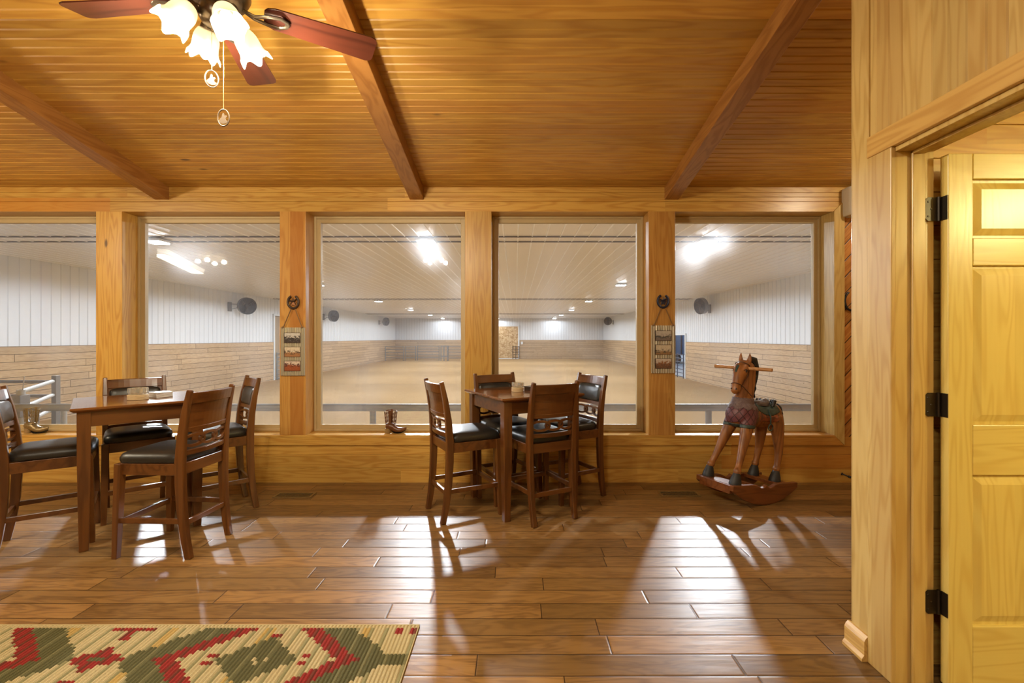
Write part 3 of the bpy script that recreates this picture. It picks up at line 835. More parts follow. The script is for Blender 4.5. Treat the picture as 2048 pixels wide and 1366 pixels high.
# drum fans high on the arena walls
def arena_fan(loc, aim, wall, label):
    f = thing('drum_fan', label, 'fan', loc, 0, 'wall fans around the arena')
    a = Vector(aim).normalized()
    R = .36
    b = MB()
    ax = a.cross(Vector((0, 0, 1))).normalized(); ay = ax.cross(a).normalized()
    b.lathe([(R, -.10), (R + .012, -.10), (R + .012, .10), (R, .10), (R, -.10)], (0, 0, 0), 28, axis=a)
    b.build('drum', 'fan_grey', f, smooth=True)
    b = MB()
    for rr in (.09, .17, .25, .32):
        pts = [a * .105 + ax * rr * math.cos(t * PI / 12) + ay * rr * math.sin(t * PI / 12) for t in range(24)]
        b.tube(pts, .004, 5, closed=True)
    for k in range(8):
        t = k * PI / 4
        b.tube([a * .10 + ax * .05 * math.cos(t) + ay * .05 * math.sin(t), a * .10 + ax * R * math.cos(t) + ay * R * math.sin(t)], .005, 5)
    b.build('guard', 'fan_grey', f)
    MB().lathe([(0.001, -.09), (.075, -.09), (.085, -.02), (.06, .06), (.001, .07)], (0, 0, 0), 16, axis=a).build('motor', 'fan_dark', f, smooth=True)
    for k in range(3):
        t0 = k * 2 * PI / 3 + .5; b = MB(); rings = []
        for rr, w in ((.05, .08), (.18, .14), (.32, .18)):
            c = (ax * math.cos(t0) + ay * math.sin(t0)) * rr; tt = (-ax * math.sin(t0) + ay * math.cos(t0)) * w / 2 + a * .04
            rings.append([c - tt - a * .004, c + tt - a * .004, c + tt + a * .004, c - tt + a * .004])
        b.loft(rings); b.build('blade', 'fan_dark', f)
    w = Vector(wall) - Vector(loc)
    b = MB(); b.bar([-a * .1, w + Vector((0, 0, -.12))], .03, .03, lateral=(0, 0, 1)); b.bar([-a * .1 + Vector((0, 0, .05)), w + Vector((0, 0, .12))], .03, .03, lateral=(0, 0, 1))
    b.box((w.x - .02, w.y - .12, w.z - .2), (w.x + .02, w.y + .12, w.z + .2))
    b.build('bracket', 'fan_grey', f)
arena_fan((-11.84, 20.5, 2.767), (.75, -.66, -.12), (-12.38, 20.15, 2.71), 'grey caged fan on the left arena wall, nearest seen through second window')
arena_fan((-11.84, 30.27, 2.785), (.9, -.42, -.1), (-12.38, 30.0, 2.71), 'grey caged fan on the left arena wall, middle one behind third window')
arena_fan((-11.84, 42.5, 2.846), (.9, -.42, -.1), (-12.38, 42.2, 2.76), 'small distant grey fan at the far left corner of the arena')
arena_fan((8.52, 21.34, 2.82), (-.93, -.33, -.16), (9.03, 21.65, 2.71), 'dark caged fan on the right arena wall above the blue doorway')
arena_fan((8.52, 42.86, 2.908), (-.15, -.99, 0), (9.03, 43.0, 2.8), 'distant round fan facing the windows at the far right arena corner')

# high bay lamps under the arena ceiling
LROWS = ((-7.3, 'left'), (-1.82, 'middle'), (3.90, 'right'))
LY = [9.46, 17.2, 24.8, 32.4, 39.8, 46.6]
NAMES = ['first', 'second', 'third', 'fourth', 'fifth', 'last']
PW = 420.0
ADDED_SPOT = 980.0
lamp0 = None
for X, side in LROWS:
    for k, Y in enumerate(LY):
        lab = '%s square white lamp from the windows in the %s row under the arena ceiling' % (NAMES[k], side)
        G = 'arena ceiling lamps'
        if lamp0 is None:
            lamp0 = thing('canopy_lamp', lab, 'lamp', (X, Y, AZ), 0, G)
            b = MB(); b.loft([[(-s, -s, z), (s, -s, z), (s, s, z), (-s, s, z)] for s, z in ((.12, 0), (.19, -.02), (.19, -.06), (.16, -.065))])
            b.build('housing', 'white_metal', lamp0, bevel=.004)
            MB().box((-.15, -.15, -.078), (.15, .15, -.064)).build('lens', 'lens', lamp0)
        else:
            dup(lamp0, (X, Y, AZ), 0, lab, G)
        light('arena_light', 'SPOT', (X, Y, AZ - .15), PW * (.25 if k == 5 else 1.0), (0.80, 0.90, 1.0), .10, spot_size=math.radians(176), spot_blend=.12)
        if k == 0:   # extra spots added at the first lamps to strengthen the floor patches
            fo = light('added_patch_spot', 'SPOT', (X, Y, AZ - .15), ADDED_SPOT, (0.90, 0.94, 1.0), .10, spot_size=math.radians(64), spot_blend=.35)
            fo.rotation_euler = (Vector(({'left': -3.9, 'middle': -1.3, 'right': 1.5}[side], 4.5, -.9)) - Vector(fo.location)).to_track_quat('-Z', 'Y').to_euler()

# trailer out in the yard
tr = thing('livestock_trailer', 'blue livestock trailer parked outside the right arena doorway', 'trailer', (15.1, 40.9, AF), .15)
b = MB(); b.box((-1.6, -3.5, .75), (1.6, 3.5, 3.3)); b.build('body', 'blue', tr, bevel=.08)
b = MB()
for k in range(6): b.box((-1.66, -3.2 + k * 1.1, .8), (-1.6, -3.05 + k * 1.1, 3.2))
b.build('rib', 'navy', tr)
for y in (-1.2, -.2, ):
    for x in (-1.62, 1.42):
        MB().lathe([(.05, 0), (.38, .0), (.40, .05), (.40, .17), (.38, .22), (.05, .22)], (x, y, .40), 24, axis=(1, 0, 0)).build('wheel', 'black', tr, smooth=True)

# ------------------------------------------------------------------ TABLES AND CHAIRS
def make_table(label):
    t = thing('pub_table', label, 'table', (0, 0, 0), 0, 'square cherry pub tables')
    s = .365
    b = MB(); b.loft([[(-q, -q, z), (q, -q, z), (q, q, z), (-q, q, z)] for q, z in ((s - .018, .886), (s, .9), (s, .909), (s - .004, .914))])
    b.build('table_top', 'cherry_top', t)
    for sx in (-1, 1):
        for sy in (-1, 1):
            c = .30
            b = MB(); b.loft([[(sx * c + a * w, sy * c + e * w, z) for a, e in ((-1, -1), (1, -1), (1, 1), (-1, 1))] for w, z in ((.024, 0), (.033, .55), (.034, .886))])
            b.build('leg', 'cherry_z', t, bevel=.003)
    for r in range(4):
        m = Matrix.Rotation(r * PI / 2, 3, 'Z')
        b = MB().box((-.27, -.322, .788), (.27, -.302, .886))
        b.v = [tuple(m @ Vector(p)) for p in b.v]
        b.build('apron', 'cherry_x', t, bevel=.002)
    return t

def slab(x0, x1, zs, th, yf, nx=10):
    """curved slab: zs list of heights, yf(x, z) centre line"""
    b = MB(); rings = []
    nz = len(zs)
    for i in range(nx + 1):
        x = x0 + (x1 - x0) * i / nx
        fr = [(x, yf(x, z) + th / 2, z) for z in zs]; bk = [(x, yf(x, z) - th / 2, z) for z in reversed(zs)]
        rings.append(fr + bk)
    b.loft(rings); return b

def make_chair(label):
    c = thing('pub_chair', label, 'chair', (0, 0, 0), 0, 'cherry pub chairs with black seats')
    py = [(0.0, -.240), (.12, -.218), (.28, -.200), (.45, -.192), (.60, -.192), (.75, -.203), (.90, -.226), (1.035, -.256)]
    def yline(z):
        for (a, ya), (d_, yb) in zip(py[:-1], py[1:]):
            if z <= d_: return ya + (yb - ya) * (z - a) / (d_ - a)
        return py[-1][1]
    for sx in (-1, 1):
        pts = [(sx * (.176 + .012 * min(1, z / .6)), y, z) for z, y in py]
        b = MB().bar(pts, [.034, .036, .037, .038, .038, .036, .033, .027], [.040, .044, .050, .054, .054, .046, .038, .030])
        b.build('back_post', 'cherry_z', c, bevel=.005)
        b = MB().loft([[(sx * x + a * w, y + e * w, z) for a, e in ((-1, -1), (1, -1), (1, 1), (-1, 1))] for x, y, w, z in ((.204, .214, .0165, 0), (.200, .206, .020, .25), (.194, .196, .022, .582))])
        b.build('front_leg', 'cherry_z', c, bevel=.003)
    # seat frame
    b = MB()
    b.bar([(-.188, -.185, .548), (-.192, .19, .548)], .022, .07, lateral=(1, 0, 0)); b.bar([(.188, -.185, .548), (.192, .19, .548)], .022, .07, lateral=(1, 0, 0))
    b.bar([(-.185, .198, .548), (.185, .198, .548)], .022, .07, lateral=(0, 1, 0)); b.bar([(-.18, -.192, .548), (.18, -.192, .548)], .022, .07, lateral=(0, 1, 0))
    b.build('seat_frame', 'cherry_x', c, bevel=.002)
    # cushion
    b = MB(); rings = []
    for s, z in ((.93, .580), (.985, .588), (1.0, .602), (.995, .618), (.955, .636), (.86, .648), (.66, .655), (.35, .658), (.05, .659)):
        ring = []
        for k in range(48):
            t = 2 * PI * k / 48; ct, st = math.cos(t), math.sin(t)
            e = .30 if s > .8 else .45
            X = math.copysign(abs(ct) ** e, ct); Y = math.copysign(abs(st) ** e, st)
            yy = .020 + Y * .206 * s
            w = .192 + (.020 * (yy + .19) / .42)
            ring.append((X * w * s, yy, z))
        rings.append(ring)
    b.loft(rings); o = b.build('seat_cushion', 'leather', c, smooth=True)
    # stretchers
    for sx in (-1, 1):
        MB().bar([(sx * .185, -.205, .232), (sx * .200, .207, .232)], .018, .032, lateral=(1, 0, 0)).build('stretcher', 'cherry_x', c, bevel=.002)
    MB().bar([(-.2, .207, .222), (.2, .207, .222)], .022, .034, lateral=(0, 1, 0)).build('stretcher', 'cherry_x', c, bevel=.002)
    MB().bar([(-.18, -.208, .215), (.18, -.208, .215)], .020, .032, lateral=(0, 1, 0)).build('stretcher', 'cherry_x', c, bevel=.002)
    bow = .030
    yf = lambda x, z: yline(z) - bow * (1 - (x / .18) ** 2)
    yp = lambda x, z: yf(x, z) - .001
    bk = slab(-.176, .176, [.80, .85, .90, .953], .013, yp).build('backrest', 'cherry_x', c)
    slab(-.178, .178, [.948, .98, 1.018], .028, yf).build('top_rail', 'cherry_x', c, bevel=.004)
    slab(-.178, .178, [.772, .802], .024, yf).build('middle_rail', 'cherry_x', c, bevel=.003)
    slab(-.178, .178, [.628, .660], .024, yf).build('lower_rail', 'cherry_x', c, bevel=.003)
    # pad on the sitter's side
    b = MB(); rings = []
    for s, dy in ((1.0, .004), (1.0, .010), (.96, .019), (.86, .026), (.6, .031), (.1, .033)):
        ring = []
        for k in range(40):
            t = 2 * PI * k / 40; ct, st = math.cos(t), math.sin(t)
            X = math.copysign(abs(ct) ** .3, ct) * .163 * (s if s > .9 else s ** .5 * .98); Z = .875 + math.copysign(abs(st) ** .3, st) * .072 * s
            ring.append((X, yf(X, Z) + dy, Z))
        rings.append(ring)
    b.loft(rings).build('back_pad', 'leather', bk, smooth=True)
    # chain of interlocked ovals
    b = MB(); zc = .716
    for xc in (-.112, 0, .112):
        a_, h_ = .070, .034
        pts = []
        for k in range(28):
            t = 2 * PI * k / 28
            x = xc + a_ * math.cos(t); z = zc + h_ * math.sin(t)
            x = max(-.182, min(.182, x))
            pts.append((x, yf(x, z), z))
        n = len(pts); rings = []
        for k in range(n):
            t = 2 * PI * k / n
            nx, nz = math.cos(t) / a_, math.sin(t) / h_; l = math.hypot(nx, nz); nx /= l; nz /= l
            p = pts[k]; w = .0082
            rings.append([(p[0] + nx * w, p[1] + .008, p[2] + nz * w), (p[0] + nx * w, p[1] - .008, p[2] + nz * w), (p[0] - nx * w, p[1] - .008, p[2] - nz * w), (p[0] - nx * w, p[1] + .008, p[2] - nz * w)])
        rings.append(rings[0])
        b.loft(rings, cap=False)
    b.build('chain_fretwork', 'cherry_x', c)
    return c

def face(dx, dy): return math.atan2(dy, dx) - PI / 2
T1 = Vector((-2.731, 3.387, 0)); u1 = Vector((.738, .674, 0)); v1 = Vector((-.674, .738, 0))
T2 = Vector((.055, 3.845, 0)); u2 = Vector((.882, .471, 0)); v2 = Vector((-.471, .882, 0))
tab = make_table('square cherry pub table on the left, with round and square coasters')
tab.location = T1; tab.rotation_euler = (0, 0, math.atan2(u1.y, u1.x))
tab2 = dup(tab, T2, math.atan2(u2.y, u2.x), 'square cherry pub table in the middle, in front of the window post')
CH = [
    ((-2.227, 3.046), (-.997, .075), 'cherry chair with its back to us, near right side of left table'),
    ((-2.370, 3.690), (-.738, -.674), 'cherry chair by the window, far right side of left table, seen edge on'),
    ((-2.974, 3.660), (.674, -.738), 'cherry chair on the window side of left table, half behind its top'),
    ((-3.105, 3.117), (.789, .614), 'cherry chair cut by the left photo edge, at the left table'),
    ((.176, 3.616), (-.471, .882), 'cherry chair with its back to us at the middle table, right of front leg'),
    ((-.075, 4.022), (.471, -.882), 'cherry chair behind the middle table, its back against the window post'),
    ((.461, 4.036), (-.882, -.471), 'cherry chair on the right side of the middle table, black back pad facing us'),
    ((-.399, 3.649), (.882, .471), 'cherry chair on the left side of the middle table, seen from its side'),
]
ch0 = None
for (x, y), f, lab in CH:
    if ch0 is None:
        ch0 = make_chair(lab); ch0.location = (x, y, 0); ch0.rotation_euler = (0, 0, face(*f))
    else:
        dup(ch0, (x, y, 0), face(*f), lab)

# coasters and cut glass on the tables
def disc(name, r, h, mat, loc, label, cat, group):
    b = MB(); b.lathe([(r - .002, 0), (r, .002), (r, h - .002), (r - .002, h)], (0, 0, 0), 32)
    o = b.build(name, mat, None, smooth=True, loc=loc); return tag(o, label, cat, group)
def square(name, s, h, mat, loc, rz, label, cat, group, under=None):
    b = MB(); b.box((-s, -s, .0015), (s, s, h)); b.box((-s + .001, -s + .001, 0), (s - .001, s - .001, .0016), 1)
    o = b.build(name, [mat, under or mat], None, loc=loc, rot=(0, 0, rz), bevel=.0008); return tag(o, label, cat, group)
def crystal_dish(loc, label, q=1.0, h=1.0):
    b = MB()
    def mod(q, t, r, h): return (r * (1 + .035 * math.cos(12 * t)), h)
    b.lathe([(r_ * q, z_ * h) for r_, z_ in ((.030, 0), (.045, .001), (.050, .010), (.051, .036), (.046, .037), (.042, .012), (.010, .008))], (0, 0, 0), 48, mod=mod)
    o = b.build('glass_dish', 'crystal', None, loc=loc); return tag(o, label, 'dish')
TT = .9145
def stack_on(p, n, label, glabel, dish, r=.053):
    for k in range(n):
        disc('round_coaster', r, .0085, 'coaster', (p.x + random.uniform(-.001, .001), p.y, TT + k * .0092), label, 'coaster', glabel)
    crystal_dish((p.x, p.y, TT + n * .0092 + .0004), dish, r / .054, 1.25 if r > .055 else 1.0)
stack_on(Vector((-2.70, 3.327, 0)), 4, 'tan round coaster in the stack under a glass dish on the left table', 'round coasters on the left table', 'cut glass dish on top of the round coasters of the left table', .062)
for k in range(5):
    square('square_coaster', .054, .0075, 'tile', (-2.645 + random.uniform(-.002, .002), 3.47, TT + k * .0078), math.atan2(u1.y, u1.x) + .35 + random.uniform(-.05, .05), 'pale square tile coaster in the stack on the left table', 'coaster', 'square coasters on the left table', 'cork')
stack_on(Vector((.020, 3.83, 0)), 4, 'tan round coaster in the stack under a glass dish on the middle table', 'round coasters on the middle table', 'cut glass dish on top of the round coasters of the middle table')
for k in range(4):
    square('slate_coaster', .046, .0075, 'dark_tile', (.135, 3.95 + random.uniform(-.002, .002), TT + k * .0078), .7, 'dark slate square coaster stacked behind the round ones on the middle table', 'coaster', 'slate coasters on the middle table', 'cork')

# ------------------------------------------------------------------ WALL DECOR
def horseshoe_pts(w, h, n=28):
    pts = []
    for k in range(n + 1):
        t = -PI * .36 + (PI * 1.72) * k / n
        a = PI + (-PI * .0) + t  # open at the top
        x = math.cos(a) * w; z = math.sin(a) * h
        pts.append((x, 0, z))
    return pts
def star(b, c, r, y0, y1, rot=0):
    pts = []
    for k in range(10):
        rr = r if k % 2 == 0 else r * .42
        t = PI / 2 + k * PI / 5 + rot
        pts.append((c[0] + rr * math.cos(t), c[1] + rr * math.sin(t)))
    b.prism(pts, 1, y0, y1)
def picture_set(xc, z0, z1, w, hx, hz, label, seed, shoe_label, shoe_mat, star_mat, palette):
    y = WY - .006
    f = thing('photo_frame', label, 'picture frame', (xc, y, z0), 0, 'tin photo frames on the window posts')
    H = z1 - z0; b = MB()
    pts = []; n = int(w / .0042)
    for k in range(n + 1):
        x = -w / 2 + w * k / n
        pts.append((x, -.012 - .006 * math.sin(x * 2 * PI / .0225)))
    b.prism(pts + [(w / 2, -.001), (-w / 2, -.001)], 2, 0, H)
    b.build('tin_panel', 'tin', f)
    ph = .088; pwid = w * .64
    for k in range(3):
        zc = H * (.785 - .292 * k)
        b = MB(); b.box((-pwid / 2 - .004, -.0185, -ph / 2 - .004), (pwid / 2 + .004, -.012, ph / 2 + .004))
        fr = b.build('photo_mat', 'rust', f, loc=(0, 0, zc), bevel=.001)
        p = palette[k]
        m = mk_photo('printed_photo', seed + k * 1.7, *p)
        MB().box((-pwid / 2, -.0195, -ph / 2), (pwid / 2, -.0184, ph / 2)).build('photo', m, fr)
    for sx in (-1, 1):
        a = Vector((sx * w * .40, -.012, H - .006)); e = Vector((hx - xc + sx * .012, -.012, hz - z0 - .045))
        MB().tube([a, a.lerp(e, .5), e], .0042, 7).build('rope', 'rope', f, smooth=True)
        MB().lathe([(.002, 0), (.009, .004), (.011, .010), (.009, .016), (.002, .020)], (sx * w * .40, -.014, H - .008), 10).build('knot', 'rope', f, smooth=True)
    s = thing('horseshoe_hook', shoe_label, 'horseshoe', (hx, y, hz), 0)
    b = MB(); b.bar([(p[0], -.012, p[2]) for p in horseshoe_pts(.052, .060)], .022, .009, lateral=(0, 0, 1)) if False else b.tube([(p[0], -.011, p[2]) for p in horseshoe_pts(.050, .058)], .011, 8, flat=.011, lateral=(0, 1, 0))
    b.build('shoe', shoe_mat, s, smooth=True)
    b = MB()
    for p in horseshoe_pts(.050, .058)[3::3]:
        b.box((p[0] - .003, -.0235, p[2] - .004), (p[0] + .003, -.0215, p[2] + .004))
    b.build('nail_row', 'black', s)
    b = MB(); star(b, (.0, -.010), .034, -.016, -.010); b.build('star', star_mat, s)
    # riding figure in front of the star
    b = MB(); b.tube([(-.034, -.019, .018), (-.012, -.020, .006), (.012, -.020, .010), (.034, -.019, .028)], [.005, .009, .009, .004], 6); b.tube([(.0, -.02, .01), (.004, -.02, .036)], [.006, .004], 6); b.tube([(-.01, -.019, .0), (-.022, -.019, -.026)], .003, 6); b.tube([(.012, -.019, .0), (.026, -.019, -.022)], .003, 6)
    b.build('rider_figure', shoe_mat, s, smooth=True)
pal1 = [((0.55, 0.53, 0.50), (0.25, 0.24, 0.24), (0.06, 0.05, 0.05), .0, (0.03, 0.03, 0.035)), ((0.62, 0.54, 0.42), (0.3, 0.14, 0.07), (0.34, 0.17, 0.08), -.005, (0.10, 0.07, 0.05)), ((0.6, 0.5, 0.42), (0.4, 0.12, 0.07), (0.27, 0.08, 0.035), .012, (0.07, 0.03, 0.03))]
pal2 = [((0.42, 0.38, 0.34), (0.2, 0.18, 0.17), (0.16, 0.13, 0.12), -.008, (0.05, 0.05, 0.055)), ((0.52, 0.45, 0.34), (0.25, 0.2, 0.15), (0.27, 0.15, 0.07), -.014, (0.08, 0.07, 0.06)), ((0.5, 0.43, 0.38), (0.3, 0.13, 0.07), (0.12, 0.06, 0.04), .005, (0.22, 0.09, 0.04))]
picture_set(-2.080, 1.003, 1.452, .226, -2.075, 1.690, 'corrugated tin frame of three photos hanging below the brown horseshoe', 3.1, 'rusty brown horseshoe with copper star on the post above the left photo frame', 'rust', 'copper', pal1)
picture_set(1.379, 1.026, 1.471, .226, 1.378, 1.697, 'corrugated tin frame of three photos hanging below the blue black horseshoe', 8.3, 'blue black horseshoe with riding figure on the post above the right photo frame', 'navy', 'navy', pal2)

# coat hook of two horseshoes on the diagonal boards
s = thing('horseshoe_coat_hook', 'black wrought hook of two joined horseshoes on the diagonal boards', 'hook', (3.140, WY, 1.70), 0)
MB().tube([(p[0] * 1.15, -.012, p[2] * 1.35) for p in horseshoe_pts(.055, .065)], .0095, 8, flat=.012, lateral=(0, 1, 0)).build('upper_shoe', 'black', s, smooth=True)
MB().tube([(.062 + .055 * math.cos(PI * .62 + PI * 1.0 * k / 20), -.03 - .02 * math.sin(PI * k / 20), -.145 + .075 * math.sin(PI * .62 + PI * 1.0 * k / 20)) for k in range(21)], .008, 8).build('lower_hook', 'black', s, smooth=True)
MB().lathe([(.001, 0), (.012, 0), (.010, .022), (.001, .022)], (0, .003, -.085), 12, axis=(0, -1, 0)).build('fixing', 'black', s, smooth=True)

# white wall box high in the corner
s = thing('wall_speaker', 'off white plastic box fixed high in the corner right of last window', 'speaker', (3.155, WY, 2.483), 0)
b = MB(); rings = []
for z, q in ((0, .93), (.012, .985), (.03, 1), (.235, 1), (.252, .985), (.262, .93)):
    rings.append([(-.10 * q, 0, z), (-.105 * q, -.09 * q, z), (-.085 * q, -.125 * q, z), (0, -.14 * q, z), (.085 * q, -.125 * q, z), (.105 * q, -.09 * q, z), (.10 * q, 0, z)])
b.loft(rings).build('case', 'plastic', s, smooth=True, bevel=.003)
MB().box((-.06, -.02, -.004), (.06, -.001, .03)).build('bracket', 'plastic', s)

# door stop
s = thing('door_stop', 'black spring door stop near the floor at the right wall end', 'door stop', (3.055, WY, .083), 0)
MB().lathe([(.001, 0), (.013, 0), (.013, .006), (.006, .010), (.005, .06), (.001, .06)], (0, 0, 0), 14, axis=(.55, -.8, -.22)).build('spring_rod', 'black', s, smooth=True)
MB().lathe([(.001, .055), (.010, .055), (.012, .064), (.010, .078), (.001, .080)], (0, 0, 0), 14, axis=(.55, -.8, -.22)).build('rubber_tip', 'black', s, smooth=True)

# floor registers
def register(x0, x1, y0, y1, label):
    s = thing('floor_register', label, 'vent', ((x0 + x1) / 2, (y0 + y1) / 2, 0), 0, 'brass floor registers by the window wall')
    w, h = (x1 - x0) / 2, (y1 - y0) / 2; t = .018
    b = MB()
    for lo, hi in (((-w, -h), (w, -h + t)), ((-w, h - t), (w, h)), ((-w, -h + t), (-w + t, h - t)), ((w - t, -h + t), (w, h - t))):
        b.box((lo[0], lo[1], .0005), (hi[0], hi[1], .007))
    b.build('rim', 'brass', s, bevel=.002)
    MB().box((-w + t, -h + t, .0004), (w - t, h - t, .0012)).build('duct', 'black', s)
    b = MB(); k = -w + t + .008
    while k < w - t:
        b.box((k, -h + t, .001), (k + .004, h - t, .005)); k += .0125
    b.box((-w + t, -.002, .0015), (w - t, .002, .0055))
    b.build('grille', 'brass', s)
register(-2.06, -1.735, 3.93, 4.06, 'brass floor register left, between the two tables')
register(1.25, 1.585, 3.965, 4.10, 'brass floor register right, beside the rocking horse')

# boots on the sills
def boot(label, x, y, rz, sc, lower, shaft, group=None):
    s = thing('boot_ornament', label, 'boot', (x, y, .4467), rz)
    s.scale = (sc, sc, sc)
    def el(cx, z, a, c, n=20): return [(cx + a * math.cos(2 * PI * k / n), c * math.sin(2 * PI * k / n), z) for k in range(n)]
    # foot: rings along x, sole below
    b = MB(); rings = []
    for x_, zb, zt, w in ((-.060, .052, .085, .012), (-.055, .045, .100, .030), (-.035, .040, .108, .036), (-.01, .030, .112, .037), (.018, .014, .105, .036), (.04, .006, .078, .038), (.07, .004, .062, .040), (.10, .007, .058, .036), (.125, .014, .058, .026), (.145, .026, .060, .014), (.158, .040, .062, .005)):
        rings.append([(x_, w * math.cos(2 * PI * k / 16), (zb + zt) / 2 + (zt - zb) / 2 * math.sin(2 * PI * k / 16)) for k in range(16)])
    b.loft(rings).build('foot', lower, s, smooth=True)
    b = MB(); b.loft([el(-.040, 0, .026, .026), el(-.040, .004, .027, .027), el(-.036, .050, .032, .032)]).build('heel', 'boot_heel', s, smooth=True)
    b = MB(); b.loft([[(x_, w, z), (x_, -w, z), (x_, -w, z + .004), (x_, w, z + .004)] for x_, z, w in ((.005, .018, .02), (.04, .002, .034), (.075, 0, .037), (.11, .004, .03), (.15, .028, .01))]).build('sole', 'black', s)
    # shaft of wire scrolls
    def sh(t, z):
        k = (z - .09) / .145
        return Vector((-.008 + (.052 + .016 * k) * math.cos(t), (.036 + .008 * k) * math.sin(t), z))
    b = MB()
    rim = []
    for k in range(32):
        t = 2 * PI * k / 32
        rim.append(sh(t, .232 + .018 * abs(math.sin(t)) ** 1.5 - .006))
    b.tube(rim, .0035, 6, closed=True)
    for t in (0, PI):
        b.tube([sh(t, .09 + .14 * k / 8) for k in range(9)], .004, 6)
    b.tube([sh(2 * PI * k / 28, .098) for k in range(28)], .004, 6, closed=True)
    b.build('shaft_rim', lower, s, smooth=True)
    b = MB()
    for sgn in (-1, 1):
        rings = []
        for k in range(9):
            z = .09 + .158 * k / 8
            a0, a1 = sh(sgn * (PI / 2 - .18), min(z, .236)), sh(sgn * (PI / 2 + .18), min(z, .236))
            a0.z = a1.z = z; q = Vector((0, sgn * .003, 0))
            rings.append([a0, a1, a1 + q, a0 + q])
        b.loft(rings)
    b.build('centre_strap', lower, s)
    for sgn in (-1, 1):
        for side in (-1, 1):
            b = MB()
            for zc, rr in ((.125, .016), (.165, .018), (.205, .016)):
                for dr in (1, -1):
                    pts = []
                    for k in range(22):
                        q = k / 21; ang = dr * (q * 3.6 * PI) + (0 if dr > 0 else PI)
                        r_ = rr * (1 - .75 * q)
                        tt = sgn * (PI / 2 - side * (.72 + r_ * math.cos(ang) * 14 * (1 if True else 0) ))
                        pts.append(sh(tt, zc + dr * .004 + r_ * math.sin(ang) * 1.15))
                    b.tube(pts, .0021, 5)
            b.build('scroll_work', shaft, s, smooth=True)
    return s
boot('brown cowboy boot ornament with openwork shaft on the sill of third window', -1.185, 4.445, 0, .90, 'boot_leather', 'boot_leather')
boot('antique gold cowboy boot ornament with openwork shaft on the leftmost window sill', -4.62, 4.445, 0.0, .98, 'boot_gold', 'boot_gold')

# ------------------------------------------------------------------ RUG
def rug():
    x0, x1, y0, y1 = -3.55, -.452, -.35, 2.182
    dx, dy = .0168, .0222
    nx, ny = int(round((x1 - x0) / dx)), int(round((y1 - y0) / dy))
    A, HP, YC, VP = -1.09, .67, 1.955, .48
    rnd = random.Random(3)
    def colour(i, j):
        x = x1 - (i + .5) * dx; y = y1 - (j + .5) * dy
        d = abs(((x - A + HP) % (2 * HP)) - HP)
        e = abs(((y - YC + VP / 2) % VP) - VP / 2)
        je = int(e / dy + .5); j3 = je // 3; jm = je % 3
        tooth = (.0, .030, .055)[jm]
        bdr = x1 - x
        cream = 5 if i % 4 == 0 else (3 if (i // 3) % 9 == 4 else 0)
        red = 6 if i % 3 == 0 else 2
        green = 4 if i % 5 == 0 else 1
        if y1 - y < dy * .7: return 0
        if bdr < .115:
            if e < .03: return green
            if (je in (8, 9)) and (bdr < .035 or .06 < bdr < .10): return red
            return 0 if .055 < bdr < .085 else cream
        D = d + 1.15 * j3 * 3 * dy + tooth
        if D < .045: return 0 if (i + j) % 3 == 0 else green
        if D < .175: return green
        if .185 < D < .25 and (i // 3) % 4 == 0 and jm == 1: return red
        st = HP - d
        ms = st * .85 + je * dy * 1.35
        if ms < .028: return green
        if ms < .092 + .014 * (je % 2): return red
        m2 = st + (VP / 2 - e) * 1.1 + tooth
        if m2 < .055: return green
        if m2 < .15: return red
        if D < .335: return cream
        if D < .43: return red
        if D < .585: return green
        return cream
    g = thing('area_rug', 'woven rug with stepped red, green and cream motifs in the left foreground', 'rug', (0, 0, 0))
    b = MB()
    zb, zt = .0035, .0085
    for i in range(nx):
        xa = x1 - i * dx; xm = xa - dx / 2; xb = xa - dx
        j = 0
        while j < ny:
            c = colour(i, j); j1 = j + 1
            while j1 < ny and colour(i, j1) == c: j1 += 1
            ya, yb = y1 - j * dy, y1 - j1 * dy
            q = dx * .30
            b.add([(xa, ya, zb), (xa, yb, zb), (xa - q, yb, zt), (xa - q, ya, zt), (xb + q, yb, zt), (xb + q, ya, zt), (xb, yb, zb), (xb, ya, zb)],
                  [(0, 1, 2, 3), (3, 2, 4, 5), (5, 4, 6, 7)], c)
            j = j1
    cols = [(0.46, 0.375, 0.20), (0.105, 0.098, 0.043), (0.26, 0.030, 0.024), (0.44, 0.30, 0.10), (0.165, 0.15, 0.07), (0.26, 0.235, 0.115), (0.15, 0.040, 0.024)]
    mats = []
    for k, c in enumerate(cols):
        n = N('rug_yarn'); v = n.obj(); o = n.sep(v)
        w = n.add('ShaderNodeTexWave', {'Vector': v, 'Scale': 55.0, 'Distortion': 1.0}, bands_direction='Y')
        nz = n.noise(v, 160, 3)
        col = n.mix(n.math('ADD', n.math('MULTIPLY', nz, .6), n.math('MULTIPLY', w.outputs[1], .3)), tuple(x * .72 for x in c), tuple(min(1, x * 1.3) for x in c))
        n.pbr(color=col, rough=.95, normal=n.bump(n.math('ADD', w.outputs[1], nz), .5, .002), spec=.1)
        mats.append(n.m)
    b.build('pile', mats, g)
    MB().box((x0, y0, .0005), (x1, y1, .0034)).build('backing', mats[1], g)
    b = MB()
    b.tube([(x1, y0, .005), (x1, y1, .005), (x0, y1, .005), (x0, y0, .005)], .0052, 8)
    b.build('binding', mats[0], g, smooth=True)
rug()

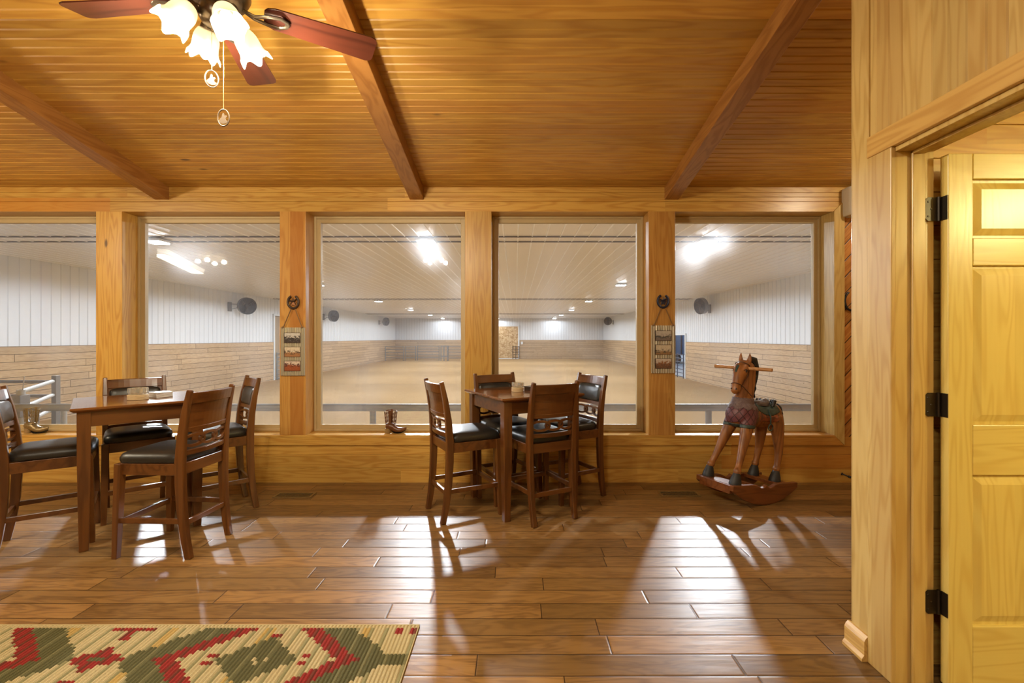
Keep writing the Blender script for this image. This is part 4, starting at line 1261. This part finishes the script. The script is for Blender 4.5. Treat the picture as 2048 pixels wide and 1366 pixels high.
# ------------------------------------------------------------------ CEILING FANS
def ceiling_fan(label):
    f = thing('ceiling_fan', label, 'ceiling fan', (0, 0, 0), 0)
    zc = cz(1.92) - 2.745     # height of the ceiling over the blade plane
    MB().lathe([(.001, zc + .01), (.075, zc + .01), (.075, zc - .03), (.06, zc - .06), (.02, zc - .075), (.001, zc - .075)], seg=28).build('canopy', 'pewter', f, smooth=True)
    MB().lathe([(.0125, .13), (.0125, zc - .05)], seg=14).build('downrod', 'pewter', f, smooth=True)
    MB().lathe([(.001, .15), (.03, .15), (.05, .125), (.10, .105), (.125, .08), (.128, .04), (.115, .012), (.10, -.005), (.075, -.02), (.001, -.02)], seg=36).build('motor', 'pewter', f, smooth=True)
    for k in range(5):
        a = math.radians(31 + 72 * k)
        b = MB(); tilt = math.radians(-13); m = Matrix.Rotation(a, 3, 'Z') @ Matrix.Translation((0, 0, 0)).to_3x3()
        ol = []
        L0, L1 = .175, .645
        for x, w in ((L0, .030), (L0 + .012, .046), (L0 + .04, .056), (.30, .060), (.55, .070), (L1 - .03, .073), (L1 - .008, .066), (L1, .050)):
            ol.append((x, w))
        up = [(x, w) for x, w in ol]; dn = [(x, -w) for x, w in reversed(ol)]
        poly = up + dn
        top = []; bot = []
        for x, y in poly:
            for z, lst in ((.003, top), (-.003, bot)):
                yy = y * math.cos(tilt) - z * math.sin(tilt); zz = y * math.sin(tilt) + z * math.cos(tilt)
                lst.append((x, yy, zz))
        n = len(poly)
        b.add(top + bot, [tuple(range(n)), tuple(range(2 * n - 1, n - 1, -1))] + [(i, i + n, (i + 1) % n + n, (i + 1) % n) for i in range(n)])
        o = b.build('fan_blade', 'fan_blade', f, rot=(0, 0, a))
        b = MB()
        for sg in (-1, 1):
            b.tube([(.095, 0, -.004), (.14, sg * .008, -.020), (.19, sg * .028, -.016), (.235, sg * .036, -.012), (.262, sg * .018, -.010), (.268, 0, -.010)], [(.010, .006)] * 6, 8, lateral=(0, 0, 1))
        o2 = b.build('blade_arm', 'pewter', o, smooth=True)
    # switch housing and light kit
    MB().lathe([(.001, -.018), (.055, -.018), (.062, -.035), (.062, -.075), (.05, -.095), (.025, -.105), (.001, -.108)], seg=28).build('switch_housing', 'pewter', f, smooth=True)
    for k in range(4):
        a = math.radians(50 + 90 * k); dr = Vector((math.cos(a), math.sin(a), 0))
        b = MB(); b.tube([dr * .045 + Vector((0, 0, -.065)), dr * .070 + Vector((0, 0, -.052)), dr * .085 + Vector((0, 0, -.060)), dr * .092 + Vector((0, 0, -.075))], .008, 8)
        ax = (dr * .50 + Vector((0, 0, -.78))).normalized(); o_ = dr * .088 + Vector((0, 0, -.068)); q_s = .82
        b.lathe([(.001, -.012), (.026, -.010), (.030, .004), (.030, .018), (.001, .018)], o_, 18, axis=ax)
        b.build('lamp_arm', 'pewter', f, smooth=True)
        def mod(q, t, r, h):
            g = max(0, (q - 4)) / 5 if q < 9 else max(0, (18 - q - 4)) / 5
            p = (abs(math.cos(2.5 * t)) ** 3)
            g = min(1, max(0, g)) ** 2
            return (r * (1 + .18 * g * p), h + .028 * g * p)
        outer = [(r * q_s, h_ * q_s) for r, h_ in [(.030, .006), (.042, .016), (.052, .035), (.058, .055), (.060, .075), (.060, .092), (.061, .108), (.066, .122), (.074, .134)]]
        inner = [(r - .003, h - .0005) for r, h in reversed(outer)]
        b = MB(); rings = []
        az = ax; x_ = az.cross(Vector((0, 0, 1))).normalized(); y_ = az.cross(x_)
        for q, (r, h) in enumerate(outer + inner):
            ring = []
            for j in range(60):
                t = 2 * PI * j / 60; rr, hh = mod(q, t, r, h)
                ring.append(o_ + az * hh + (x_ * math.cos(t) + y_ * math.sin(t)) * rr)
            rings.append(ring)
        b.loft(rings, cap=False)
        b.build('glass_shade', 'shade', f, smooth=True)
        MB().lathe([(r * q_s, h_ * q_s) for r, h_ in [(.001, .018), (.012, .02), (.014, .035), (.027, .062), (.029, .078), (.020, .096), (.001, .104)]], o_, 18, axis=ax).build('bulb', 'bulb', f, smooth=True)
    # pull chains
    for (cx_, cy_, z0, z1, rz) in ((.012, -.045, -.10, -.31, .45), (.044, -.02, -.09, -.455, .05)):
        b = MB(); b.tube([(cx_, cy_, z0), (cx_, cy_, z1)], .0012, 6)
        z = z0
        while z > z1:
            b.lathe([(.0003, -.0018), (.0020, 0), (.0003, .0018)], (cx_, cy_, z), 6); z -= .0062
        ch = b.build('pull_chain', 'brass', f, smooth=True)
        b = MB(); m = Matrix.Rotation(rz, 3, 'Z')
        pts = [m @ Vector((.023 * math.cos(2 * PI * k / 28), 0, .034 * math.sin(2 * PI * k / 28))) + Vector((cx_, cy_, z1 - .036)) for k in range(28)]
        b.tube(pts, .0024, 6, closed=True)
        fig = [(-.017, -.016), (-.012, -.022), (.0, -.025), (.012, -.022), (.018, -.014), (.010, -.010), (.008, -.002), (.014, .004), (.009, .010), (.004, .006), (.003, .016), (-.002, .020), (-.005, .012), (-.007, .002), (-.014, -.006), (-.018, -.012)]
        q = MB().prism(fig, 1, -.0012, .0012); q.v = [tuple(m @ Vector(p) + Vector((cx_, cy_, z1 - .036))) for p in q.v]
        b.add(q.v, q.f)
        b.build('medallion', 'medal_pink' if rz > .2 else 'medal_tan', ch)
    return f
fan = ceiling_fan('five bladed cherry ceiling fan with four lit frosted shades and pull chains')
fan.location = (-1.237, 1.92, 2.745)
fan2 = dup(fan, (-4.72, 1.92, 2.745), .4, 'second cherry ceiling fan with lit shades, mirrored in the left window')
WARM = (1.0, 0.86, 0.62)
FANP = 37.0
for (fx, rz) in ((-1.237, 0), (-4.72, .4)):
    for k in range(4):
        a = math.radians(50 + 90 * k) + rz; dr = Vector((math.cos(a), math.sin(a), 0)); ax = (dr * .50 + Vector((0, 0, -.78))).normalized()
        light('fan_light', 'POINT', Vector((fx, 1.92, 2.745)) + dr * .088 + Vector((0, 0, -.068)) + ax * .165, FANP, WARM, .03)

# wrap lamps: left one mirrored in the glass, middle one unseen, added as fill
def wrap_lamp(label, a, c_, power):
    a, c_ = Vector(a), Vector(c_); m = (a + c_) / 2; d_ = (c_ - a); L = d_.length
    w = thing('wrap_lamp', label, 'lamp', m, math.atan2(d_.y, d_.x))
    MB().box((-L / 2, -.12, .015), (L / 2, .12, .06)).build('housing', 'white_metal', w, bevel=.004)
    b = MB(); b.prism([(-.12, .015), (-.105, -.03), (-.06, -.055), (.06, -.055), (.105, -.03), (.12, .015)], 0, -L / 2 + .01, L / 2 - .01); b.build('diffuser', 'tube', w)
    for x in (-L / 3, L / 3):
        top = cz(m.y + 0) - m.z
        MB().tube([(x, 0, .05), (x, 0, top + .02)], .006, 6).build('hanger', 'white_metal', w)
    l = light('wrap_light', 'AREA', m + Vector((0, 0, -.07)), power, (1.0, .88, .66), shape='RECTANGLE', size=L, size_y=.2)
    l.rotation_euler = (0, 0, w.rotation_euler.z)
wrap_lamp('long white wrap lamp over the left room, mirrored in the second window', (-5.44, 2.05, 2.70), (-6.3, -.10, 2.70), 40)
wrap_lamp('white wrap lamp added as unseen fill over the middle of the room, behind the camera', (-.86, -2.6, 3.1), (-.80, -.7, 3.1), 115)

# side room lamp
sl = thing('ceiling_lamp', 'warm flush lamp in the side room behind the open door', 'lamp', (3.6, .16, 2.5))
MB().lathe([(.001, 0), (.15, 0), (.16, -.02), (.15, -.03), (.001, -.03)], seg=28).build('base', 'pewter', sl, smooth=True)
MB().lathe([(.145, -.03), (.15, -.05), (.12, -.09), (.06, -.115), (.001, -.12)], seg=28).build('lamp_shade', 'shade', sl, smooth=True)
fill_lamp = thing('ceiling_lamp', 'round flush lamp added as unseen fill above the rocking horse corner, hidden by the partition', 'lamp', (3.3, 3.2, cz(3.2)))  # no known fixture here; added to brighten the corner
MB().lathe([(.001, .03), (.15, .03), (.16, -.02), (.15, -.03), (.001, -.03)], seg=28).build('base', 'pewter', fill_lamp, smooth=True)
MB().lathe([(.145, -.03), (.14, -.045), (.10, -.065), (.06, -.075), (.001, -.08)], seg=28).build('lamp_shade', 'shade', fill_lamp, smooth=True)
light('corner_fill', 'POINT', (3.3, 3.2, cz(3.2) - .09), 45, WARM, .05)
light('side_room_light', 'POINT', (3.6, .16, 2.28), 115, (1.0, .90, .42), .06)

# ------------------------------------------------------------------ ROCKING HORSE (local: x forward, y its left, z up)
def rocking_horse():
    yaw = math.radians(206.0); p = math.radians(5.6); R = .694
    h = thing('rocking_horse', 'carved wooden rocking horse on curved rockers in front of last window', 'rocking horse', (1.945, 3.925, R * (1 - math.cos(p)) + .001), yaw)
    h.rotation_euler = (0, -p, yaw)
    # rockers
    def bot(x): return R - math.sqrt(R * R - x * x)
    for sy in (-1, 1):
        n = 40; lower = []; upper = []
        for k in range(n + 1):
            x = -.395 + .79 * k / n
            lower.append((x, bot(x)))
        for k in range(n + 1):
            x = .395 - .79 * k / n
            t = abs(x)
            if t > .16: z = .165
            else: z = .165 - .045 * math.cos(t / .16 * PI / 2) ** 2 + .040 * max(0, 1 - t / .07) ** 2
            upper.append((x * (1.0 - .0) + .0, z))
        b = MB().prism(lower + upper, 1, sy * .165 - .017, sy * .165 + .017)
        b.build('rocker', 'rocker', h, bevel=.004)
    for x0, x1, z0, z1, nm in ((.235, .375, .135, .163, 'foot_board'), (-.30, -.15, .135, .163, 'foot_board'), (.362, .392, .095, .160, 'end_board'), (.09, .125, .085, .118, 'cross_slat'), (-.07, -.035, .085, .118, 'cross_slat')):
        MB().box((x0, -.149, z0), (x1, .149, z1)).build(nm, 'rocker', h, bevel=.003)
    # body, neck, head and legs as closed lofts fused into one carved surface
    def sw(pts, lateral=(0, 1, 0), seg=20):
        """pts: (x,y,z, half width along lateral, half depth across)"""
        b = MB(); P = [Vector(q[:3]) for q in pts]; n = len(P); rings = []
        for i in range(n):
            d = (P[min(i + 1, n - 1)] - P[max(i - 1, 0)]).normalized()
            lx = Vector(lateral); lx = (lx - d * lx.dot(d)).normalized(); ly = d.cross(lx).normalized()
            rings.append([P[i] + lx * (pts[i][3] * math.cos(2 * PI * k / seg)) + ly * (pts[i][4] * math.sin(2 * PI * k / seg)) for k in range(seg)])
        b.loft(rings); return b
    B = MB()
    def put(b): B.add(b.v, b.f)
    put(sw([(-.325, 0, .70, .03, .035), (-.305, 0, .705, .07, .075), (-.26, 0, .71, .098, .102), (-.19, 0, .705, .104, .108), (-.10, 0, .695, .096, .098), (0, 0, .693, .096, .102), (.09, 0, .70, .108, .118), (.16, 0, .712, .108, .122), (.205, 0, .725, .088, .10), (.232, 0, .735, .05, .06), (.242, 0, .738, .02, .02)]))
    ps = math.radians(14.0); f = Vector((math.cos(ps), math.sin(ps), 0)); l = Vector((-math.sin(ps), math.cos(ps), 0))
    put(sw([(.12, 0, .74, .085, .11), (.118, 0, .80, .074, .100), (.105, 0, .86, .062, .088), (.082, 0, .93, .054, .076), (.066, .0, 1.0, .050, .066), (.064, 0, 1.06, .047, .062), (.078, 0, 1.108, .042, .055), (.088, 0, 1.135, .024, .035)]))
    P0 = Vector((.122, 0, 1.10))
    def hd(a, z, w, dth): q = P0 + f * a; return (q.x, q.y, z, w, dth)
    put(sw([hd(-.03, 1.118, .036, .036), hd(.015, 1.112, .052, .050), hd(.055, 1.086, .058, .057), hd(.083, 1.045, .055, .056), hd(.106, 1.000, .044, .048), hd(.124, .955, .037, .041), hd(.138, .918, .037, .038), hd(.145, .890, .034, .035), hd(.146, .870, .018, .020)], lateral=l))
    for s in (-1, 1):
        c = P0 + l * (s * .031) + f * .004
        put(sw([(c.x, c.y, 1.125, .019, .016), (c.x + l.x * s * .004, c.y + l.y * s * .004, 1.158, .021, .013), (c.x + l.x * s * .007, c.y + l.y * s * .007, 1.192, .014, .009), (c.x + l.x * s * .005, c.y + l.y * s * .005, 1.222, .004, .004)], lateral=l, seg=10))
        put(sw([(.115, s * .062, .70, .052, .075), (.14, s * .075, .63, .050, .066), (.172, s * .088, .55, .043, .052), (.205, s * .099, .47, .036, .042), (.235, s * .109, .395, .030, .034), (.262, s * .118, .33, .025, .027), (.283, s * .125, .285, .024, .026), (.293, s * .128, .262, .032, .034), (.300, s * .130, .245, .026, .027), (.303, s * .131, .232, .022, .022)], seg=14))
        put(sw([(-.215, s * .060, .70, .056, .085), (-.235, s * .070, .63, .054, .072), (-.245, s * .080, .55, .045, .056), (-.250, s * .087, .47, .037, .044), (-.252, s * .093, .40, .030, .036), (-.240, s * .097, .33, .025, .028), (-.230, s * .099, .285, .024, .026), (-.225, s * .10, .262, .032, .034), (-.222, s * .10, .245, .026, .027), (-.220, s * .10, .232, .022, .022)], seg=14))
    tmp = B.build('tmp_body', 'horse')
    rm = tmp.modifiers.new('r', 'REMESH'); rm.mode = 'VOXEL'; rm.voxel_size = .0065
    smo = tmp.modifiers.new('s', 'SMOOTH'); smo.factor = .5; smo.iterations = 5
    bpy.context.view_layer.update()
    dg = bpy.context.evaluated_depsgraph_get()
    me = bpy.data.meshes.new_from_object(tmp.evaluated_get(dg))
    bpy.data.objects.remove(tmp)
    me.polygons.foreach_set('use_smooth', [True] * len(me.polygons))
    me.materials.clear(); me.materials.append(M['horse'])
    body = bpy.data.objects.new('body', me); COL.objects.link(body); body.parent = h
    # shells lifted from the body for the painted carved trappings
    def shell(name, mat, test, off, parent=h):
        vi = {}; vs = []; fs = []
        for pl in me.polygons:
            if not all(test(me.vertices[i].co, me.vertices[i].normal) for i in pl.vertices): continue
            q = []
            for i in pl.vertices:
                if i not in vi:
                    vi[i] = len(vs); v = me.vertices[i]
                    o = off(v.co) if callable(off) else off
                    vs.append(v.co + v.normal * o)
                q.append(vi[i])
            fs.append(q)
        m2 = bpy.data.meshes.new(name); m2.from_pydata([tuple(v) for v in vs], [], fs)
        m2.materials.append(M[mat]); m2.polygons.foreach_set('use_smooth', [True] * len(fs))
        o = bpy.data.objects.new(name, m2); COL.objects.link(o); o.parent = parent
        sd = o.modifiers.new('thick', 'SOLIDIFY'); sd.thickness = .006; sd.offset = -1
        return o
    ang = lambda c: math.atan2(c.y, c.x - .05)
    scal = lambda c: .018 * abs(math.sin(ang(c) * 7))
    def chest(c): return c.x > .06 and abs(c.y) < .14 and c.z > .56
    shell('chest_blanket', 'purple', lambda c, n: chest(c) and c.x > .075 - .25 * (c.z - .64) and .625 < c.z < .775 and not (abs(c.y) < .05 and n.z < -.6), .004)
    shell('blanket_border', 'teal', lambda c, n: chest(c) and c.x > .075 and .597 < c.z < .628 and (c.x > .19 or abs(c.y) > .06), .005)
    shell('collar', 'collar', lambda c, n: c.x > .05 and .760 - scal(c) < c.z < .862 - .02 and (Vector((c.x - .12, c.y, 0)).length > .03), .007)
    shell('blanket_fringe', 'fringe', lambda c, n: .035 < c.x <= .078 - .25 * (c.z - .64) and .625 < c.z < .765 and abs(c.y) > .05, .003)
    shell('saddle_blanket', 'teal', lambda c, n: -.235 < c.x < .03 and c.z > .735 - .03 * math.cos((c.x + .10) * 14) and n.z > -.3, .005)
    shell('saddle_skirt', 'skirt', lambda c, n: -.20 < c.x < .02 and .655 < c.z < .735 - .03 * math.cos((c.x + .10) * 14) and abs(c.y) > .06, .003)
    shell('mane', 'mane', lambda c, n: c.z > .845 and n.dot(f) < -.25 and c.x < .075 and c.z < 1.16 and c.y < .04, lambda c: .008 + .004 * math.sin(c.z * 90))
    # tufted crest of the mane and forelock
    b = MB()
    b.loft(sw([(.06, 0, 1.02, .018, .02), (.045, -.004, 1.08, .024, .03), (.055, -.004, 1.135, .026, .034), (.085, .0, 1.160, .022, .024), (.105, .004, 1.163, .010, .012)]).v and [], cap=False) if False else None
    q = sw([(.030, -.002, .86, .012, .016), (.008, -.002, .93, .022, .026), (-.008, -.004, 1.02, .028, .036), (-.006, -.004, 1.10, .032, .044), (.022, .0, 1.165, .030, .036), (.062, .003, 1.180, .014, .016)]); q.build('mane_crest', 'mane', h, smooth=True)
    c0 = P0 + f * .05
    fl = MB().bar([P0 + f * .012 + l * -.004 + Vector((0, 0, .050)), P0 + f * .070 + l * -.006 + Vector((0, 0, .034)), P0 + f * .118 + l * -.008 + Vector((0, 0, -.008)), P0 + f * .140 + l * -.008 + Vector((0, 0, -.050))], [.020, .024, .024, .016], .010, lateral=tuple(l)); fl.build('forelock', 'teal', h, bevel=.003)
    # tail
    sw([(-.318, 0, .79, .02, .02), (-.345, 0, .775, .028, .022), (-.362, .004, .72, .032, .022), (-.355, .004, .66, .028, .02), (-.345, 0, .61, .012, .012)]).build('tail', 'mane', h, smooth=True)
    # hooves
    for x, y in ((.306, .131), (.306, -.131), (-.218, .10), (-.218, -.10)):
        b = MB(); rings = []
        for z, a, c, dx in ((.163, .052, .044, .008), (.172, .052, .044, .008), (.20, .045, .039, .004), (.228, .035, .032, 0), (.250, .025, .025, -.002)):
            rings.append([(x + dx + a * math.cos(2 * PI * k / 18), y + c * math.sin(2 * PI * k / 18), z) for k in range(18)])
        b.loft(rings).build('hoof', 'hoof', h, smooth=True)
    # saddle seat and cantle
    b = MB(); rings = []
    for s, z in ((1.0, .792), (1.02, .803), (.96, .815), (.78, .823), (.4, .827), (.03, .828)):
        rings.append([(-.098 + .092 * s * math.cos(2 * PI * k / 28), .066 * s * math.sin(2 * PI * k / 28), z + .030 * max(0, -math.cos(2 * PI * k / 28)) ** 2 * s - .008 * abs(math.sin(2 * PI * k / 28)) * s) for k in range(28)])
    b.loft(rings).build('saddle_seat', 'saddle', h, smooth=True)
    b = MB()
    for k in range(9):
        a = PI * (.62 + .76 * k / 8); b.tube([(-.115 + .105 * math.cos(a), .085 * math.sin(a), .785), (-.12 + .118 * math.cos(a), .09 * math.sin(a), .815 + .02 * (k % 2)), (-.12 + .125 * math.cos(a), .085 * math.sin(a), .84)], [.012, .014, .006], 7)
    b.build('cantle', 'mane', h, smooth=True)
    b = MB()
    for s in (-1, 1):
        b.tube([(-.095, s * .086, .76), (-.095, s * .110, .70), (-.10, s * .110, .635)], .006, 6)
        b.tube([(-.10 + .028 * math.cos(2 * PI * k / 16), s * .112, .612 + .026 * math.sin(2 * PI * k / 16)) for k in range(16)], .005, 6, closed=True)
    b.build('stirrup_strap', 'teal', h, smooth=True)
    # handle bar through the head
    hb = P0 + f * .045 + Vector((0, 0, -.012))
    MB().tube([hb - l * .235, hb + l * .235], .0145, 14).build('handle_bar', 'dowel', h, smooth=True)
    # bridle
    b = MB()
    def ringband(a, z, w, dth, r=.0035, pitch=0.0):
        c = P0 + f * a; c.z = z
        fx = (f * math.cos(pitch) + Vector((0, 0, 1)) * math.sin(pitch))
        b.tube([c + l * (w * math.cos(2 * PI * k / 24)) + fx * (dth * math.sin(2 * PI * k / 24)) for k in range(24)], r, 6, closed=True)
    ringband(.128, .945, .0405, .0435, pitch=.35)
    ringband(.04, 1.108, .0575, .060, pitch=.5)
    for s in (-1, 1):
        b.tube([P0 + f * .03 + l * (s * .056) + Vector((0, 0, -.0)), P0 + f * .058 + l * (s * .058) + Vector((0, 0, -.07)), P0 + f * .108 + l * (s * .044) + Vector((0, 0, -.14))], .0035, 6)
        b.tube([P0 + f * .115 + l * (s * .037) + Vector((0, 0, -.155)), P0 + f * .06 + l * (s * .06) + Vector((0, 0, -.20)), P0 + f * .0 + l * (s * .072) + Vector((0, 0, -.24))], .0032, 6)
    b.build('bridle', 'bridle', h, smooth=True)
    # eyes, nostrils
    for s in (-1, 1):
        c = P0 + f * .086 + l * (s * .050) + Vector((0, 0, -.038))
        e = MB(); e.lathe([(.001, -.012), (.009, -.009), (.0125, 0), (.009, .006), (.001, .009)], c, 14, axis=tuple(l * s + f * .5))
        e.build('eye', 'black', h, smooth=True)
        b = MB(); c2 = c + f * .006 + l * s * .002
        b.tube([c2 + (f * .9 - l * s * .4).normalized() * (-.020 + .040 * k / 8) + Vector((0, 0, .011 * math.sin(PI * k / 8) + .004)) for k in range(9)], .0028, 6)
        b.build('eyelid', 'horse_dark', h, smooth=True)
        c = P0 + f * .176 + l * (s * .021) + Vector((0, 0, -.188))
        b = MB(); b.lathe([(.001, -.006), (.006, -.003), (.0065, .0), (.001, .003)], c, 10, axis=tuple(f + l * s * .6)); b.build('nostril', 'black', h, smooth=True)
        c = P0 + f * .132 + l * (s * .041) + Vector((0, 0, -.172))
        b = MB(); b.tube([c + (f * math.cos(q_) + Vector((0, 0, 1)) * math.sin(q_)) * (.004 + .0028 * q_) for q_ in [k * .45 for k in range(1, 17)]][:9], .002, 5); b.build('muzzle_scroll', 'horse_dark', h, smooth=True)
    return h
def two_tone(name, a, c, scale, kind='noise', rough=.45):
    n = N(name); v = n.obj(); o = n.sep(v)
    if kind == 'diamond':
        y = n.math('ARCTAN2', o[1], n.math('SUBTRACT', o[0], .04))
        p = n.math('MULTIPLY', y, 3.2); q = n.math('MULTIPLY', o[2], 13.0)
        d1 = n.math('ABSOLUTE', n.math('SUBTRACT', n.math('FRACT', n.math('ADD', p, q)), .5)); d2 = n.math('ABSOLUTE', n.math('SUBTRACT', n.math('FRACT', n.math('SUBTRACT', p, q)), .5))
        k = n.smooth(n.math('MINIMUM', d1, d2), .03, .09)
        col = n.mix(k, c, n.mix(n.noise(v, 60, 4), a, tuple(x * 1.5 for x in a)))
        n.pbr(color=col, rough=rough, normal=n.bump(k, .6, .004))
    elif kind == 'fringe':
        w = n.add('ShaderNodeTexWave', {'Vector': v, 'Scale': 26.0, 'Distortion': 1.5, 'Detail': 2.0}, bands_direction='X')
        col = n.mix(w.outputs[1], a, c)
        n.pbr(color=col, rough=rough, normal=n.bump(w.outputs[1], .7, .004))
    else:
        f_ = n.smooth(n.noise(v, scale, 5, .6, 1.2), .4, .6)
        n.pbr(color=n.mix(f_, a, c), rough=rough, normal=n.bump(f_, .4, .003))
    return n.m
M['purple'] = two_tone('worn_purple_paint', (0.115, 0.038, 0.050), (0.045, 0.015, 0.02), 30, 'diamond')
M['collar'] = two_tone('worn_grey_violet_paint', (0.115, 0.075, 0.085), (0.17, 0.12, 0.12), 60)
M['fringe'] = two_tone('carved_fringe', (0.05, 0.05, 0.04), (0.27, 0.12, 0.05), 30, 'fringe')
M['skirt'] = two_tone('orange_swirl_paint', (0.30, 0.075, 0.02), (0.10, 0.045, 0.03), 22)
M['bridle'] = plain('brown_bridle_strap', (0.06, 0.022, 0.01), rough=.4)
M['horse_dark'] = plain('burnt_carving_line', (0.07, 0.026, 0.010), rough=.5)
rocking_horse()

# ------------------------------------------------------------------ WORLD
w = bpy.data.worlds.new('sky'); SC.world = w; w.use_nodes = True
nt = w.node_tree; nt.nodes.clear()
bg = nt.nodes.new('ShaderNodeBackground'); wo = nt.nodes.new('ShaderNodeOutputWorld'); sk = nt.nodes.new('ShaderNodeTexSky')
try:
    sk.sky_type = 'NISHITA'; sk.sun_disc = False; sk.sun_elevation = math.radians(25); sk.sun_rotation = 1.0
except Exception: pass
nt.links.new(sk.outputs[0], bg.inputs[0]); bg.inputs[1].default_value = .22
nt.links.new(bg.outputs[0], wo.inputs[0])
